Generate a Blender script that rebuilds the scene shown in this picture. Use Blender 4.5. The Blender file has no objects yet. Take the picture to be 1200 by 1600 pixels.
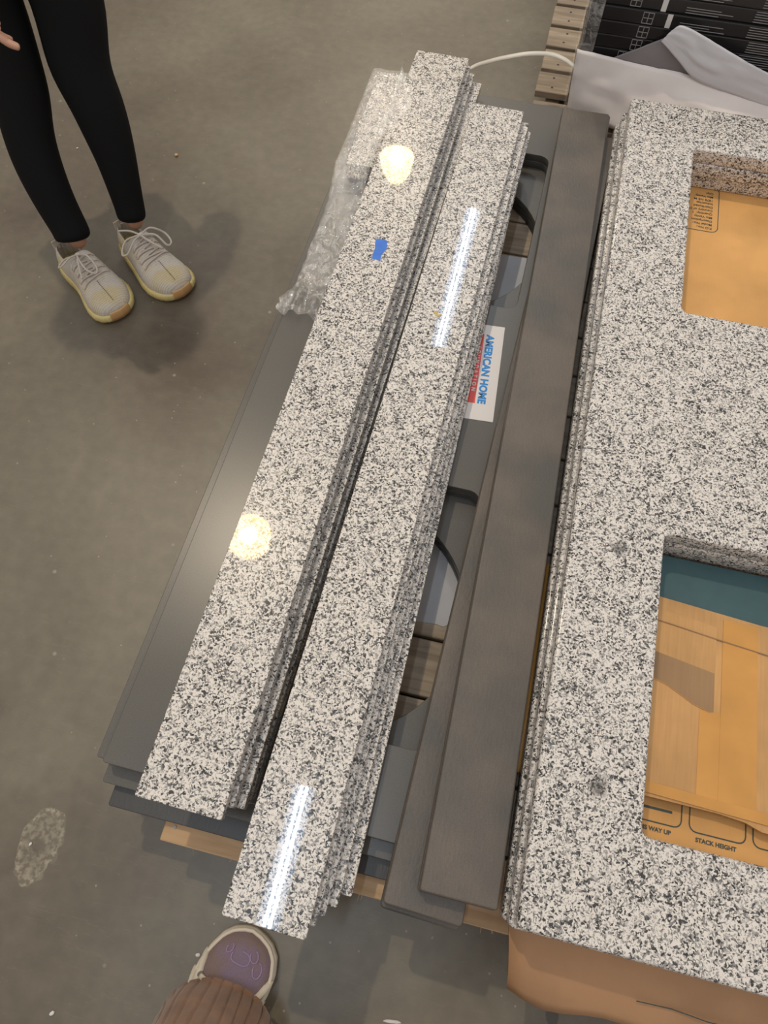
import bpy, bmesh, math, random
from mathutils import Vector, Matrix, noise
random.seed(7)
D = bpy.data
SC = bpy.context.scene
COL = SC.collection

# ------------------------------------------------------------------ camera
F_PX = 1100.0
CAM_H = 1.26
RX = Vector((0.97237131, -0.21206147, 0.09759079))
RY = Vector((0.23341538, 0.87721467, -0.41953745))
RZ = Vector((0.00335966, 0.43072538, 0.90247679))
ROT = Matrix((RX, RY, RZ))
cam = D.objects.new('camera', D.cameras.new('camera')); COL.objects.link(cam)
cam.matrix_world = Matrix.Translation((0, 0, CAM_H)) @ ROT.to_4x4()
cam.data.sensor_fit = 'VERTICAL'; cam.data.sensor_height = 36.0; cam.data.sensor_width = 27.0
cam.data.lens = F_PX / 1600 * 36.0
cam.data.clip_start = 0.02
SC.camera = cam
# ------------------------------------------------------------------ light of the hall
world = D.worlds.new('hall'); SC.world = world; world.use_nodes = True
_bg = world.node_tree.nodes['Background']
_bg.inputs['Color'].default_value = (1.0, 0.945, 0.895, 1); _bg.inputs['Strength'].default_value = 0.58
SC.view_settings.view_transform = 'Standard'; SC.view_settings.look = 'None'
SC.view_settings.exposure = 0.16; SC.view_settings.gamma = 1.0
SC.view_settings.use_curve_mapping = False
BAY_POWER = 95.0
TUBE_POWER = 14.0

REAL = 1.18          # everything is laid out with the lens at 1.26 and enlarged to true size at the end
Q = 1 / REAL
def at(px, py, z):
    """pixel of the 1200x1600 photograph -> point on the level z"""
    r = ROT @ Vector((px - 600, -(py - 800), -F_PX))
    t = (z - CAM_H) / r.z
    return Vector((r.x * t, r.y * t, z))

# ------------------------------------------------------------------ object helpers
def tag(o, label=None, cat=None, group=None, kind=None):
    if label: o['label'] = label
    if cat: o['category'] = cat
    if group: o['group'] = group
    if kind: o['kind'] = kind
    return o

def empty(name, loc=(0, 0, 0), rz=0.0):
    o = D.objects.new(name, None); COL.objects.link(o)
    o.empty_display_size = 0.05
    o.location = loc; o.rotation_euler = (0, 0, rz)
    return o

def link(name, me, mat, parent=None, loc=(0, 0, 0), rz=0.0, smooth=False):
    o = D.objects.new(name, me); COL.objects.link(o)
    if mat is not None and len(me.materials) == 0: me.materials.append(mat)
    o.location = loc; o.rotation_euler = (0, 0, rz)
    if parent: o.parent = parent
    if smooth: me.polygons.foreach_set('use_smooth', [True] * len(me.polygons))
    return o

def bm_obj(name, bm, mat, parent=None, loc=(0, 0, 0), rz=0.0, smooth=False):
    bmesh.ops.recalc_face_normals(bm, faces=bm.faces)
    me = D.meshes.new(name); bm.to_mesh(me); bm.free()
    return link(name, me, mat, parent, loc, rz, smooth)

def bevel(o, w, seg=2):
    m = o.modifiers.new('bevel', 'BEVEL'); m.width = w; m.segments = seg; m.limit_method = 'ANGLE'
    return o

def add_box(bm, c, s, rot=None):
    vs = []
    for x in (-.5, .5):
        for y in (-.5, .5):
            for z in (-.5, .5):
                v = Vector((x * s[0], y * s[1], z * s[2]))
                if rot is not None: v = rot @ v
                vs.append(bm.verts.new(v + Vector(c)))
    for f in ((0, 1, 3, 2), (4, 6, 7, 5), (0, 4, 5, 1), (2, 3, 7, 6), (0, 2, 6, 4), (1, 5, 7, 3)):
        bm.faces.new([vs[i] for i in f])

def add_tube(bm, pts, r, seg=8, caps=True, flat=1.0):
    pts = [Vector(p) for p in pts]
    rs = r if isinstance(r, (list, tuple)) else [r] * len(pts)
    rings = []; up = Vector((0, 0, 1)); prev = None
    for i, p in enumerate(pts):
        t = (pts[min(i + 1, len(pts) - 1)] - pts[max(i - 1, 0)]).normalized()
        if prev is None:
            n = up.cross(t)
            if n.length < 1e-3: n = Vector((1, 0, 0))
            n.normalize()
        else:
            n = (prev - t * prev.dot(t)).normalized()
        prev = n; b = t.cross(n)
        rings.append([bm.verts.new(p + n * math.cos(a) * rs[i] + b * math.sin(a) * rs[i] * flat)
                      for a in (2 * math.pi * k / seg for k in range(seg))])
    for a, b in zip(rings, rings[1:]):
        for k in range(seg):
            bm.faces.new((a[k], a[(k + 1) % seg], b[(k + 1) % seg], b[k]))
    if caps:
        bm.faces.new(rings[0][::-1]); bm.faces.new(rings[-1])
    return rings

def smooth_pts(pts, n=6):
    """Catmull-Rom through pts"""
    P = [Vector(p) for p in pts]; P = [P[0] * 2 - P[1]] + P + [P[-1] * 2 - P[-2]]
    out = []
    for i in range(1, len(P) - 2):
        for k in range(n):
            t = k / n
            out.append(0.5 * ((2 * P[i]) + (P[i + 1] - P[i - 1]) * t + (2 * P[i - 1] - 5 * P[i] + 4 * P[i + 1] - P[i + 2]) * t * t
                              + (3 * P[i] - P[i - 1] - 3 * P[i + 1] + P[i + 2]) * t ** 3))
    out.append(P[-2]); return out

def round_rect(x0, y0, x1, y1, r, n=6):
    pts = []
    for cx, cy, a0 in ((x1 - r, y1 - r, 0), (x0 + r, y1 - r, 90), (x0 + r, y0 + r, 180), (x1 - r, y0 + r, 270)):
        for k in range(n + 1):
            a = math.radians(a0 + 90 * k / n)
            pts.append((cx + r * math.cos(a), cy + r * math.sin(a)))
    return pts

def ellipse(cx, cy, rx, ry, n=64):
    return [(cx + rx * math.cos(2 * math.pi * k / n), cy + ry * math.sin(2 * math.pi * k / n)) for k in range(n)]

def plate_mesh(name, outlines, thick, bev):
    """flat plate with holes and eased edges; base at z=0"""
    cu = D.curves.new(name, 'CURVE'); cu.dimensions = '2D'; cu.fill_mode = 'BOTH'
    for pts in outlines:
        s = cu.splines.new('POLY'); s.points.add(len(pts) - 1)
        for p, q in zip(s.points, pts): p.co = (q[0], q[1], 0, 1)
        s.use_cyclic_u = True
    cu.extrude = thick / 2 - bev; cu.bevel_depth = bev; cu.bevel_resolution = 1; cu.offset = -bev
    o = D.objects.new(name, cu); COL.objects.link(o)
    dg = bpy.context.evaluated_depsgraph_get(); dg.update()
    me = D.meshes.new_from_object(o.evaluated_get(dg))
    me.transform(Matrix.Translation((0, 0, thick / 2)))
    D.objects.remove(o); D.curves.remove(cu)
    me.name = name; me.materials.clear()
    bm = bmesh.new(); bm.from_mesh(me); bmesh.ops.remove_doubles(bm, verts=bm.verts, dist=1e-5)
    bmesh.ops.recalc_face_normals(bm, faces=bm.faces); bm.to_mesh(me); bm.free()
    return me

def text_mesh(body, size, bold=0.0, spacing=1.0, align='CENTER'):
    cu = D.curves.new('text', 'FONT'); cu.body = body; cu.size = size; cu.offset = bold; cu.space_character = spacing
    cu.align_x = align; cu.align_y = 'CENTER'; cu.extrude = 0.0001; cu.resolution_u = 3
    o = D.objects.new('text', cu); COL.objects.link(o)
    dg = bpy.context.evaluated_depsgraph_get(); dg.update()
    me = D.meshes.new_from_object(o.evaluated_get(dg)); me.materials.clear()
    D.objects.remove(o); D.curves.remove(cu)
    return me

# ------------------------------------------------------------------ materials
def mat_new(name):
    m = D.materials.new(name); m.use_nodes = True
    nt = m.node_tree; b = nt.nodes['Principled BSDF']
    return m, nt, b

def N(nt, typ, **kw):
    n = nt.nodes.new(typ)
    for k, v in kw.items():
        if k in ('operation', 'blend_type', 'data_type', 'feature', 'noise_dimensions', 'wave_type', 'bands_direction', 'interpolation_type'): setattr(n, k, v)
        else: n.inputs[k].default_value = v
    return n

def ramp(nt, stops, interp='LINEAR'):
    r = nt.nodes.new('ShaderNodeValToRGB'); cr = r.color_ramp; cr.interpolation = interp
    while len(cr.elements) < len(stops): cr.elements.new(0.5)
    for e, (p, c) in zip(cr.elements, stops):
        e.position = p; e.color = (c[0], c[1], c[2], 1) if not isinstance(c, (int, float)) else (c, c, c, 1)
    return r

def coords(nt, rnd=True, scale=(1, 1, 1), kind='Object'):
    tc = nt.nodes.new('ShaderNodeTexCoord'); mp = nt.nodes.new('ShaderNodeMapping')
    mp.inputs['Scale'].default_value = scale
    if rnd:
        oi = nt.nodes.new('ShaderNodeObjectInfo'); mu = N(nt, 'ShaderNodeMath', operation='MULTIPLY'); mu.inputs[1].default_value = 37.0
        nt.links.new(oi.outputs['Random'], mu.inputs[0])
        cb = nt.nodes.new('ShaderNodeCombineXYZ')
        for k in range(3): nt.links.new(mu.outputs[0], cb.inputs[k])
        ad = nt.nodes.new('ShaderNodeVectorMath'); ad.operation = 'ADD'
        nt.links.new(tc.outputs[kind], ad.inputs[0]); nt.links.new(cb.outputs[0], ad.inputs[1])
        nt.links.new(ad.outputs[0], mp.inputs['Vector'])
    else:
        nt.links.new(tc.outputs[kind], mp.inputs['Vector'])
    return mp.outputs['Vector']

def mixc(nt, fac, a, b, mode='MIX'):
    m = nt.nodes.new('ShaderNodeMix'); m.data_type = 'RGBA'; m.blend_type = mode
    for sock, v in ((m.inputs[0], fac), (m.inputs[6], a), (m.inputs[7], b)):
        if isinstance(v, bpy.types.NodeSocket): nt.links.new(v, sock)
        elif isinstance(v, (int, float)): sock.default_value = v
        else: sock.default_value = (v[0], v[1], v[2], 1)
    return m.outputs[2]

def bump(nt, b, h, strength=0.3, dist=0.001):
    n = nt.nodes.new('ShaderNodeBump'); n.inputs['Strength'].default_value = strength; n.inputs['Distance'].default_value = dist
    nt.links.new(h, n.inputs['Height']); nt.links.new(n.outputs[0], b.inputs['Normal'])

def granite(name, polish=0.06, scale=1.0, spots=(), tint=(1, 1, 1)):
    m, nt, b = mat_new(name)
    v = coords(nt)
    nz = N(nt, 'ShaderNodeTexNoise', Scale=160 * scale, Detail=2.0)
    nt.links.new(v, nz.inputs['Vector'])
    warp = nt.nodes.new('ShaderNodeVectorMath'); warp.operation = 'MULTIPLY_ADD'
    nt.links.new(nz.outputs['Color'], warp.inputs[0]); warp.inputs[1].default_value = (0.007, 0.007, 0.007)
    nt.links.new(v, warp.inputs[2])
    vo = N(nt, 'ShaderNodeTexVoronoi', Scale=410 * scale); nt.links.new(warp.outputs[0], vo.inputs['Vector'])
    vo2 = N(nt, 'ShaderNodeTexVoronoi', Scale=700 * scale); nt.links.new(warp.outputs[0], vo2.inputs['Vector'])
    cl = N(nt, 'ShaderNodeTexNoise', Scale=60 * scale, Detail=3.0); nt.links.new(v, cl.inputs['Vector'])
    sp = nt.nodes.new('ShaderNodeSeparateColor'); nt.links.new(vo.outputs['Color'], sp.inputs[0])
    sp2 = nt.nodes.new('ShaderNodeSeparateColor'); nt.links.new(vo2.outputs['Color'], sp2.inputs[0])
    # random value per grain shifted by the cluster noise
    sh = N(nt, 'ShaderNodeMath', operation='MULTIPLY_ADD'); nt.links.new(cl.outputs['Fac'], sh.inputs[0]); sh.inputs[1].default_value = 0.9; 
    nt.links.new(sp.outputs[0], sh.inputs[2])
    r1 = ramp(nt, [(0.0, (.03, .03, .032)), (.54, (.05, .05, .052)), (.62, (.15, .148, .145)), (.74, (.34, .325, .315)), (.86, (.56, .53, .50)), (1.0, (.82, .77, .72))])
    nt.links.new(sh.outputs[0], r1.inputs[0])
    r2 = ramp(nt, [(0.0, (.06, .06, .065)), (.15, (.1, .1, .1)), (.17, (1, 1, 1)), (1, (1, 1, 1))]); nt.links.new(sp2.outputs[1], r2.inputs[0])
    c = mixc(nt, 0.55, r1.outputs[0], r2.outputs[0], 'MULTIPLY')
    c = mixc(nt, 1.0, c, tint, 'MULTIPLY')
    for (x, y, rad) in spots:
        tc = nt.nodes.new('ShaderNodeTexCoord')
        vm = nt.nodes.new('ShaderNodeVectorMath'); vm.operation = 'DISTANCE'
        nw = N(nt, 'ShaderNodeTexNoise', Scale=90.0); nt.links.new(tc.outputs['Object'], nw.inputs['Vector'])
        nt.links.new(tc.outputs['Object'], vm.inputs[0]); vm.inputs[1].default_value = (x, y, 0.03)
        ma = N(nt, 'ShaderNodeMath', operation='MULTIPLY_ADD'); nt.links.new(nw.outputs['Fac'], ma.inputs[0]); ma.inputs[1].default_value = rad * 1.6
        nt.links.new(vm.outputs['Value'], ma.inputs[2])
        mr = nt.nodes.new('ShaderNodeMapRange'); mr.inputs['From Min'].default_value = rad * 1.0; mr.inputs['From Max'].default_value = rad * 1.9
        mr.inputs['To Min'].default_value = 0.75; mr.inputs['To Max'].default_value = 0
        nt.links.new(ma.outputs[0], mr.inputs['Value'])
        c = mixc(nt, mr.outputs[0], c, (.06, .055, .05))
    nt.links.new(c, b.inputs['Base Color'])
    b.inputs['Roughness'].default_value = polish
    b.inputs['Coat Weight'].default_value = 0.28; b.inputs['Coat Roughness'].default_value = 0.25
    return m

def stone(name, col, rough, var=0.25, bstr=0.0, bscale=400, blot=6.0, brown=None):
    m, nt, b = mat_new(name)
    v = coords(nt)
    n1 = N(nt, 'ShaderNodeTexNoise', Scale=blot, Detail=4.0); nt.links.new(v, n1.inputs['Vector'])
    n2 = N(nt, 'ShaderNodeTexNoise', Scale=500.0, Detail=2.0); nt.links.new(v, n2.inputs['Vector'])
    lo = tuple(c * (1 - var) for c in col); hi = tuple(c * (1 + var) for c in (brown or col))
    r = ramp(nt, [(0.35, lo), (0.65, hi)]); nt.links.new(n1.outputs['Fac'], r.inputs[0])
    r2 = ramp(nt, [(0.3, 0.82), (0.7, 1.0)]); nt.links.new(n2.outputs['Fac'], r2.inputs[0])
    c = mixc(nt, 1.0, r.outputs[0], r2.outputs[0], 'MULTIPLY'); nt.links.new(c, b.inputs['Base Color'])
    b.inputs['Roughness'].default_value = rough
    if bstr:
        v2 = coords(nt, scale=(1, .35, 1))
        n3 = N(nt, 'ShaderNodeTexNoise', Scale=bscale, Detail=3.0); nt.links.new(v2, n3.inputs['Vector'])
        bump(nt, b, n3.outputs['Fac'], bstr, 0.0006)
    return m

def wood(name, c1, c2, rough=0.75):
    m, nt, b = mat_new(name)
    v = coords(nt, scale=(2.2, 26, 26))
    n1 = N(nt, 'ShaderNodeTexNoise', Scale=2.2, Detail=5.0, Distortion=1.2); nt.links.new(v, n1.inputs['Vector'])
    r = ramp(nt, [(.25, c1), (.72, c2)]); nt.links.new(n1.outputs['Fac'], r.inputs[0])
    v2 = coords(nt, scale=(3, 6, 6)); n2 = N(nt, 'ShaderNodeTexNoise', Scale=1.6, Detail=3.0); nt.links.new(v2, n2.inputs['Vector'])
    r2 = ramp(nt, [(.3, .6), (.6, 1.0)]); nt.links.new(n2.outputs['Fac'], r2.inputs[0])
    c = mixc(nt, 0.8, r.outputs[0], r2.outputs[0], 'MULTIPLY'); nt.links.new(c, b.inputs['Base Color'])
    b.inputs['Roughness'].default_value = rough
    bump(nt, b, n1.outputs['Fac'], 0.4, 0.001)
    return m

def cardboard(name, col, stripe=True):
    m, nt, b = mat_new(name)
    v = coords(nt, scale=(1, .06, 1)); w = N(nt, 'ShaderNodeTexNoise', Scale=260.0, Detail=1.0); nt.links.new(v, w.inputs['Vector'])
    v2 = coords(nt); n = N(nt, 'ShaderNodeTexNoise', Scale=9.0, Detail=5.0); nt.links.new(v2, n.inputs['Vector'])
    r = ramp(nt, [(.3, tuple(c * .82 for c in col)), (.65, tuple(c * 1.06 for c in col))]); nt.links.new(n.outputs['Fac'], r.inputs[0])
    r2 = ramp(nt, [(.3, .88), (.7, 1.0)]); nt.links.new(w.outputs['Fac'], r2.inputs[0])
    c = mixc(nt, 0.7 if stripe else 0.15, r.outputs[0], r2.outputs[0], 'MULTIPLY'); nt.links.new(c, b.inputs['Base Color'])
    b.inputs['Roughness'].default_value = 0.7
    if stripe: bump(nt, b, w.outputs['Fac'], 0.25, 0.0005)
    return m

def plain(name, col, rough=0.5, spec=0.5, nscale=0, nstr=0.0, var=0.0):
    m, nt, b = mat_new(name)
    b.inputs['Base Color'].default_value = (*col, 1); b.inputs['Roughness'].default_value = rough
    b.inputs['Specular IOR Level'].default_value = spec
    if nscale:
        v = coords(nt); n = N(nt, 'ShaderNodeTexNoise', Scale=nscale, Detail=3.0); nt.links.new(v, n.inputs['Vector'])
        if nstr: bump(nt, b, n.outputs['Fac'], nstr, 0.001)
        if var:
            r = ramp(nt, [(.3, tuple(c * (1 - var) for c in col)), (.7, tuple(c * (1 + var) for c in col))])
            nt.links.new(n.outputs['Fac'], r.inputs[0]); nt.links.new(r.outputs[0], b.inputs['Base Color'])
    return m

def emitter(name, col, strength):
    m, nt, b = mat_new(name)
    b.inputs['Base Color'].default_value = (*col, 1)
    b.inputs['Emission Color'].default_value = (*col, 1); b.inputs['Emission Strength'].default_value = strength
    return m

def film_mat(name, lo=0.12, hi=0.62, tint=(.85, .84, .82)):
    m, nt, b = mat_new(name)
    v = coords(nt, rnd=False)
    vw = coords(nt, rnd=False, scale=(1.0, .45, 1.0))
    n = N(nt, 'ShaderNodeTexNoise', Scale=120.0, Detail=4.0, Distortion=1.6); nt.links.new(vw, n.inputs['Vector'])
    rd = N(nt, 'ShaderNodeTexNoise', Scale=22.0, Detail=6.0, Distortion=1.0); nt.links.new(v, rd.inputs['Vector'])
    ra = ramp(nt, [(.44, lo), (.5, hi), (.54, lo), (.62, lo + .1), (.66, hi * .8), (.7, lo)]); nt.links.new(rd.outputs['Fac'], ra.inputs[0])
    ad = N(nt, 'ShaderNodeMath', operation='ADD'); nt.links.new(n.outputs['Fac'], ad.inputs[0]); nt.links.new(rd.outputs['Fac'], ad.inputs[1])
    b.inputs['Base Color'].default_value = (*tint, 1); b.inputs['Roughness'].default_value = 0.1
    b.inputs['Specular IOR Level'].default_value = 0.9
    bp = nt.nodes.new('ShaderNodeBump'); bp.inputs['Strength'].default_value = 0.9; bp.inputs['Distance'].default_value = 0.004
    nt.links.new(ad.outputs[0], bp.inputs['Height']); nt.links.new(bp.outputs[0], b.inputs['Normal'])
    nt.links.new(ra.outputs[0], b.inputs['Alpha'])
    gl = nt.nodes.new('ShaderNodeBsdfGlossy'); gl.inputs['Roughness'].default_value = .07; gl.inputs['Color'].default_value = (.16, .16, .16, 1)
    nt.links.new(bp.outputs[0], gl.inputs['Normal'])
    add = nt.nodes.new('ShaderNodeAddShader'); out = nt.nodes['Material Output']
    nt.links.new(b.outputs[0], add.inputs[0]); nt.links.new(gl.outputs[0], add.inputs[1]); nt.links.new(add.outputs[0], out.inputs[0])
    return m

M_GRAN = granite('granite', 0.02, tint=(.99, .985, .975))
M_GRAN_C = granite('granite_counter', 0.16, scale=1.0, tint=(.985, .985, .985),
                   spots=((-.207, -.267, .014), (-.201, -.611, .017)))
M_GREY = stone('grey_quartz', (.125, .117, .104), 0.30, 0.10, blot=3)
M_GREY_DARK = stone('grey_quartz_dark', (.062, .060, .058), 0.4, 0.12, bstr=.4, bscale=260)
M_LEATHER = stone('grey_leathered', (.120, .112, .098), 0.42, 0.20, bstr=0.6, bscale=260, blot=9, brown=(.130, .106, .086))
M_WOOD_OLD = wood('old_pallet_wood', (.23, .175, .12), (.48, .385, .285))
M_WOOD_NEW = wood('new_pallet_wood', (.50, .31, .16), (.72, .50, .30))
M_CARD = cardboard('cardboard_brown', (.44, .245, .125), False)
M_CARD_O = cardboard('cardboard_orange', (.74, .40, .135), False)
M_CARD_R = cardboard('cardboard_ribbed', (.66, .37, .145), True)
M_TAPE_B = plain('brown_tape', (.66, .33, .085), 0.3, nscale=14, nstr=.15, var=.10)
M_TEAL = plain('teal_foam_board', (.06, .125, .14), 0.6, nscale=30, var=.08)
M_INK = plain('print_ink', (.05, .075, .07), 0.6)
M_FOAM_B = plain('bluish_white_foam', (.80, .80, .84), 0.6, nscale=12, nstr=.35, var=.05)
M_FOAM = plain('white_foam', (.90, .83, .80), 0.6, nscale=12, nstr=.35, var=.05)
M_FOAM_G = plain('grey_foam', (.28, .26, .27), 0.45, nscale=12, nstr=.2, var=.08)
M_FOAM_U = plain('grey_white_foam', (.42, .42, .44), 0.5, nscale=12, nstr=.2, var=.08)
M_BLACKBOX = plain('black_carton', (.018, .016, .017), 0.25, nscale=25, nstr=.4)
M_PRINTW = plain('white_print', (.35, .34, .34), 0.5)
M_STRAP = plain('cream_strap', (.72, .68, .60), 0.4)
M_BLUE = plain('blue_tape', (.05, .20, .72), 0.6, nscale=60, var=.1)
M_WHITE = plain('white_label', (.78, .74, .72), 0.4)
M_BTXT = plain('blue_letters', (.01, .25, .68), 0.4)
M_RED = plain('red_band', (.80, .09, .08), 0.4)
M_FILM = film_mat('clear_film', .13, .45, (.66, .64, .60))
M_YEL = plain('yellow_paint', (.6, .42, .08), 0.5)
M_STITCH_N = plain('rusty_nail', (.06, .04, .03), 0.7)
M_METAL = plain('nail_metal', (.35, .33, .3), 0.35)

# ------------------------------------------------------------------ floor
def floor_mat():
    m, nt, b = mat_new('concrete')
    v = coords(nt, rnd=False)
    n1 = N(nt, 'ShaderNodeTexNoise', Scale=1.7, Detail=6.0, Distortion=0.4); nt.links.new(v, n1.inputs['Vector'])
    r1 = ramp(nt, [(.34, (.112, .088, .066)), (.5, (.162, .139, .102)), (.66, (.205, .180, .133))]); nt.links.new(n1.outputs['Fac'], r1.inputs[0])
    n2 = N(nt, 'ShaderNodeTexNoise', Scale=38.0, Detail=5.0); nt.links.new(v, n2.inputs['Vector'])
    r2 = ramp(nt, [(.3, .86), (.7, 1.05)]); nt.links.new(n2.outputs['Fac'], r2.inputs[0])
    c = mixc(nt, 1.0, r1.outputs[0], r2.outputs[0], 'MULTIPLY')
    # pale crumbs and grit
    for sc_, th in ((14.0, .035), (45.0, .05)):
        vo = N(nt, 'ShaderNodeTexVoronoi', Scale=sc_); nt.links.new(v, vo.inputs['Vector'])
        sp = nt.nodes.new('ShaderNodeSeparateColor'); nt.links.new(vo.outputs['Color'], sp.inputs[0])
        mr = nt.nodes.new('ShaderNodeMapRange'); mr.inputs['From Min'].default_value = th; mr.inputs['From Max'].default_value = th * 2
        mr.inputs['To Min'].default_value = .55; mr.inputs['To Max'].default_value = 0
        nt.links.new(vo.outputs['Distance'], mr.inputs['Value'])
        g = N(nt, 'ShaderNodeMath', operation='GREATER_THAN'); nt.links.new(sp.outputs[0], g.inputs[0]); g.inputs[1].default_value = .72
        mu = N(nt, 'ShaderNodeMath', operation='MULTIPLY'); nt.links.new(mr.outputs[0], mu.inputs[0]); nt.links.new(g.outputs[0], mu.inputs[1])
        c = mixc(nt, mu.outputs[0], c, (.42, .38, .31))
    # scratches
    vs = coords(nt, rnd=False, scale=(1, 9, 1)); ns = N(nt, 'ShaderNodeTexNoise', Scale=5.0, Detail=6.0); nt.links.new(vs, ns.inputs['Vector'])
    rs = ramp(nt, [(.495, 0.0), (.5, .16), (.505, 0.0)]); nt.links.new(ns.outputs['Fac'], rs.inputs[0])
    c = mixc(nt, rs.outputs[0], c, (.3, .27, .22))
    # pale dried residue ring, and a dark oil drop
    tcg = nt.nodes.new('ShaderNodeTexCoord')
    def dist(x, y, sx, sy, wob, wsc):
        nw = N(nt, 'ShaderNodeTexNoise', Scale=wsc, Detail=3.0); nt.links.new(tcg.outputs['Object'], nw.inputs['Vector'])
        su = nt.nodes.new('ShaderNodeVectorMath'); su.operation = 'SUBTRACT'; nt.links.new(tcg.outputs['Object'], su.inputs[0]); su.inputs[1].default_value = (x, y, 0)
        mu = nt.nodes.new('ShaderNodeVectorMath'); mu.operation = 'MULTIPLY'; nt.links.new(su.outputs[0], mu.inputs[0]); mu.inputs[1].default_value = (1 / sx, 1 / sy, 1)
        ln = nt.nodes.new('ShaderNodeVectorMath'); ln.operation = 'LENGTH'; nt.links.new(mu.outputs[0], ln.inputs[0])
        ma = N(nt, 'ShaderNodeMath', operation='MULTIPLY_ADD'); nt.links.new(nw.outputs['Fac'], ma.inputs[0]); ma.inputs[1].default_value = wob
        nt.links.new(ln.outputs['Value'], ma.inputs[2]); return ma.outputs[0]
    d = dist(-.538, -.124, .036, .054, 1.0, 30.0)
    rr = ramp(nt, [(.32, 0.0), (.42, .35), (.62, .30), (.735, .6), (.765, 0.0)])
    hv = N(nt, 'ShaderNodeMath', operation='MULTIPLY'); nt.links.new(d, hv.inputs[0]); hv.inputs[1].default_value = .5
    nt.links.new(hv.outputs[0], rr.inputs[0])
    nn = N(nt, 'ShaderNodeTexNoise', Scale=120.0, Detail=4.0); nt.links.new(tcg.outputs['Object'], nn.inputs['Vector'])
    rn = ramp(nt, [(.42, .15), (.58, 1.0)]); nt.links.new(nn.outputs['Fac'], rn.inputs[0])
    mm = N(nt, 'ShaderNodeMath', operation='MULTIPLY'); nt.links.new(rr.outputs[0], mm.inputs[0]); nt.links.new(rn.outputs[0], mm.inputs[1])
    c = mixc(nt, mm.outputs[0], c, (.50, .45, .33))
    d2 = dist(.298, -.160, .010, .012, .6, 60.0)
    r3 = ramp(nt, [(.5, .75), (.56, 0.0)]); h2 = N(nt, 'ShaderNodeMath', operation='MULTIPLY'); nt.links.new(d2, h2.inputs[0]); h2.inputs[1].default_value = .42
    nt.links.new(h2.outputs[0], r3.inputs[0])
    c = mixc(nt, r3.outputs[0], c, (.05, .042, .038))
    nt.links.new(c, b.inputs['Base Color'])
    rr2 = ramp(nt, [(.3, .30), (.7, .42)]); nt.links.new(n1.outputs['Fac'], rr2.inputs[0]); nt.links.new(rr2.outputs[0], b.inputs['Roughness'])
    bump(nt, b, n2.outputs['Fac'], .08, .001)
    return m
bm = bmesh.new(); add_box(bm, (0, 2.5, -.05), (16, 16, .1))
tag(bm_obj('floor', bm, floor_mat()), kind='structure')

M_WALL = plain('painted_block', (.42, .41, .39), .8, nscale=6, var=.06)
bm = bmesh.new(); add_box(bm, (0, 10.6, 3), (16.2, .2, 6.4)); tag(bm_obj('wall_back', bm, M_WALL), kind='structure')
bm = bmesh.new(); add_box(bm, (-8.1, 2.5, 3), (.2, 16.4, 6.4)); tag(bm_obj('wall_left', bm, M_WALL), kind='structure')

# ------------------------------------------------------------------ lamps of the hall (above the frame, mirrored in the polished stone)
M_BAYDISH = emitter('bay_reflector', (1.0, .76, .38), 13.0)
M_HOUSE = plain('lamp_housing', (.35, .35, .35), 0.5)
M_TUBEGLOW = emitter('tube_tray', (.50, .70, 1.0), 5.0)
def bay_lamp(x, y, z, label):
    t = empty('high_bay_lamp', (x, y, z)); tag(t, label, 'lamp', 'round hall lamps')
    bm = bmesh.new()
    prof = [(.11, .33), (.13, .33), (.13, .45), (.09, .50)]
    rings = [[bm.verts.new((r * math.cos(2 * math.pi * k / 32), r * math.sin(2 * math.pi * k / 32), h)) for k in range(32)] for r, h in prof]
    for a, b in zip(rings, rings[1:]):
        for k in range(32): bm.faces.new((a[k], a[(k + 1) % 32], b[(k + 1) % 32], b[k]))
    bm.faces.new(rings[-1])
    bm_obj('housing', bm, M_HOUSE, t, smooth=True)
    bm = bmesh.new()
    bmesh.ops.create_circle(bm, cap_ends=True, radius=.23, segments=32)
    bm_obj('reflector', bm, M_BAYDISH, t, loc=(0, 0, .025))
    bm = bmesh.new(); pf = [(.235, -.02), (.23, .05), (.20, .17), (.15, .28), (.12, .33)]
    rings = [[bm.verts.new((r * math.cos(2 * math.pi * k / 32), r * math.sin(2 * math.pi * k / 32), h)) for k in range(32)] for r, h in pf]
    for a, b in zip(rings, rings[1:]):
        for k in range(32): bm.faces.new((a[k], a[(k + 1) % 32], b[(k + 1) % 32], b[k]))
    bm_obj('refractor', bm, M_BAYDISH, t, smooth=True)
    li = D.lights.new('bay_light', 'AREA'); li.shape = 'DISK'; li.size = .13; li.energy = BAY_POWER; li.color = (1.0, .86, .66)
    o = D.objects.new('bay_light', li); COL.objects.link(o); o.parent = t; o.location = (0, 0, .0)
bay_lamp(-1.82, 8.45, 6, 'round warm hall lamp whose glare shows near the far end of the left granite strip')
bay_lamp(-2.03, 2.52, 6, 'round warm hall lamp whose glare shows halfway down the left granite strip')
def tube_lamp(x, y0, y1, z, label):
    L = y1 - y0
    t = empty('tube_lamp', (x, (y0 + y1) / 2, z)); tag(t, label, 'lamp', 'long hall lamps')
    bm = bmesh.new(); add_box(bm, (0, 0, .05), (.22, L + .1, .06)); bm_obj('housing', bm, M_HOUSE, t)
    bm = bmesh.new(); add_box(bm, (0, 0, .012), (.19, L, .006)); bm_obj('tray', bm, M_TUBEGLOW, t)
    for s in (-1, 1):
        li = D.lights.new('tube_light', 'AREA'); li.shape = 'RECTANGLE'; li.size = .013; li.size_y = L; li.energy = TUBE_POWER; li.color = (.80, .90, 1.0)
        o = D.objects.new('tube_light', li); COL.objects.link(o); o.parent = t; o.location = (s * .0235, 0, 0)
tube_lamp(-.61, 5.40, 7.75, 6, 'long cool twin tube lamp mirrored beside the yellow mark')
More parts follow.
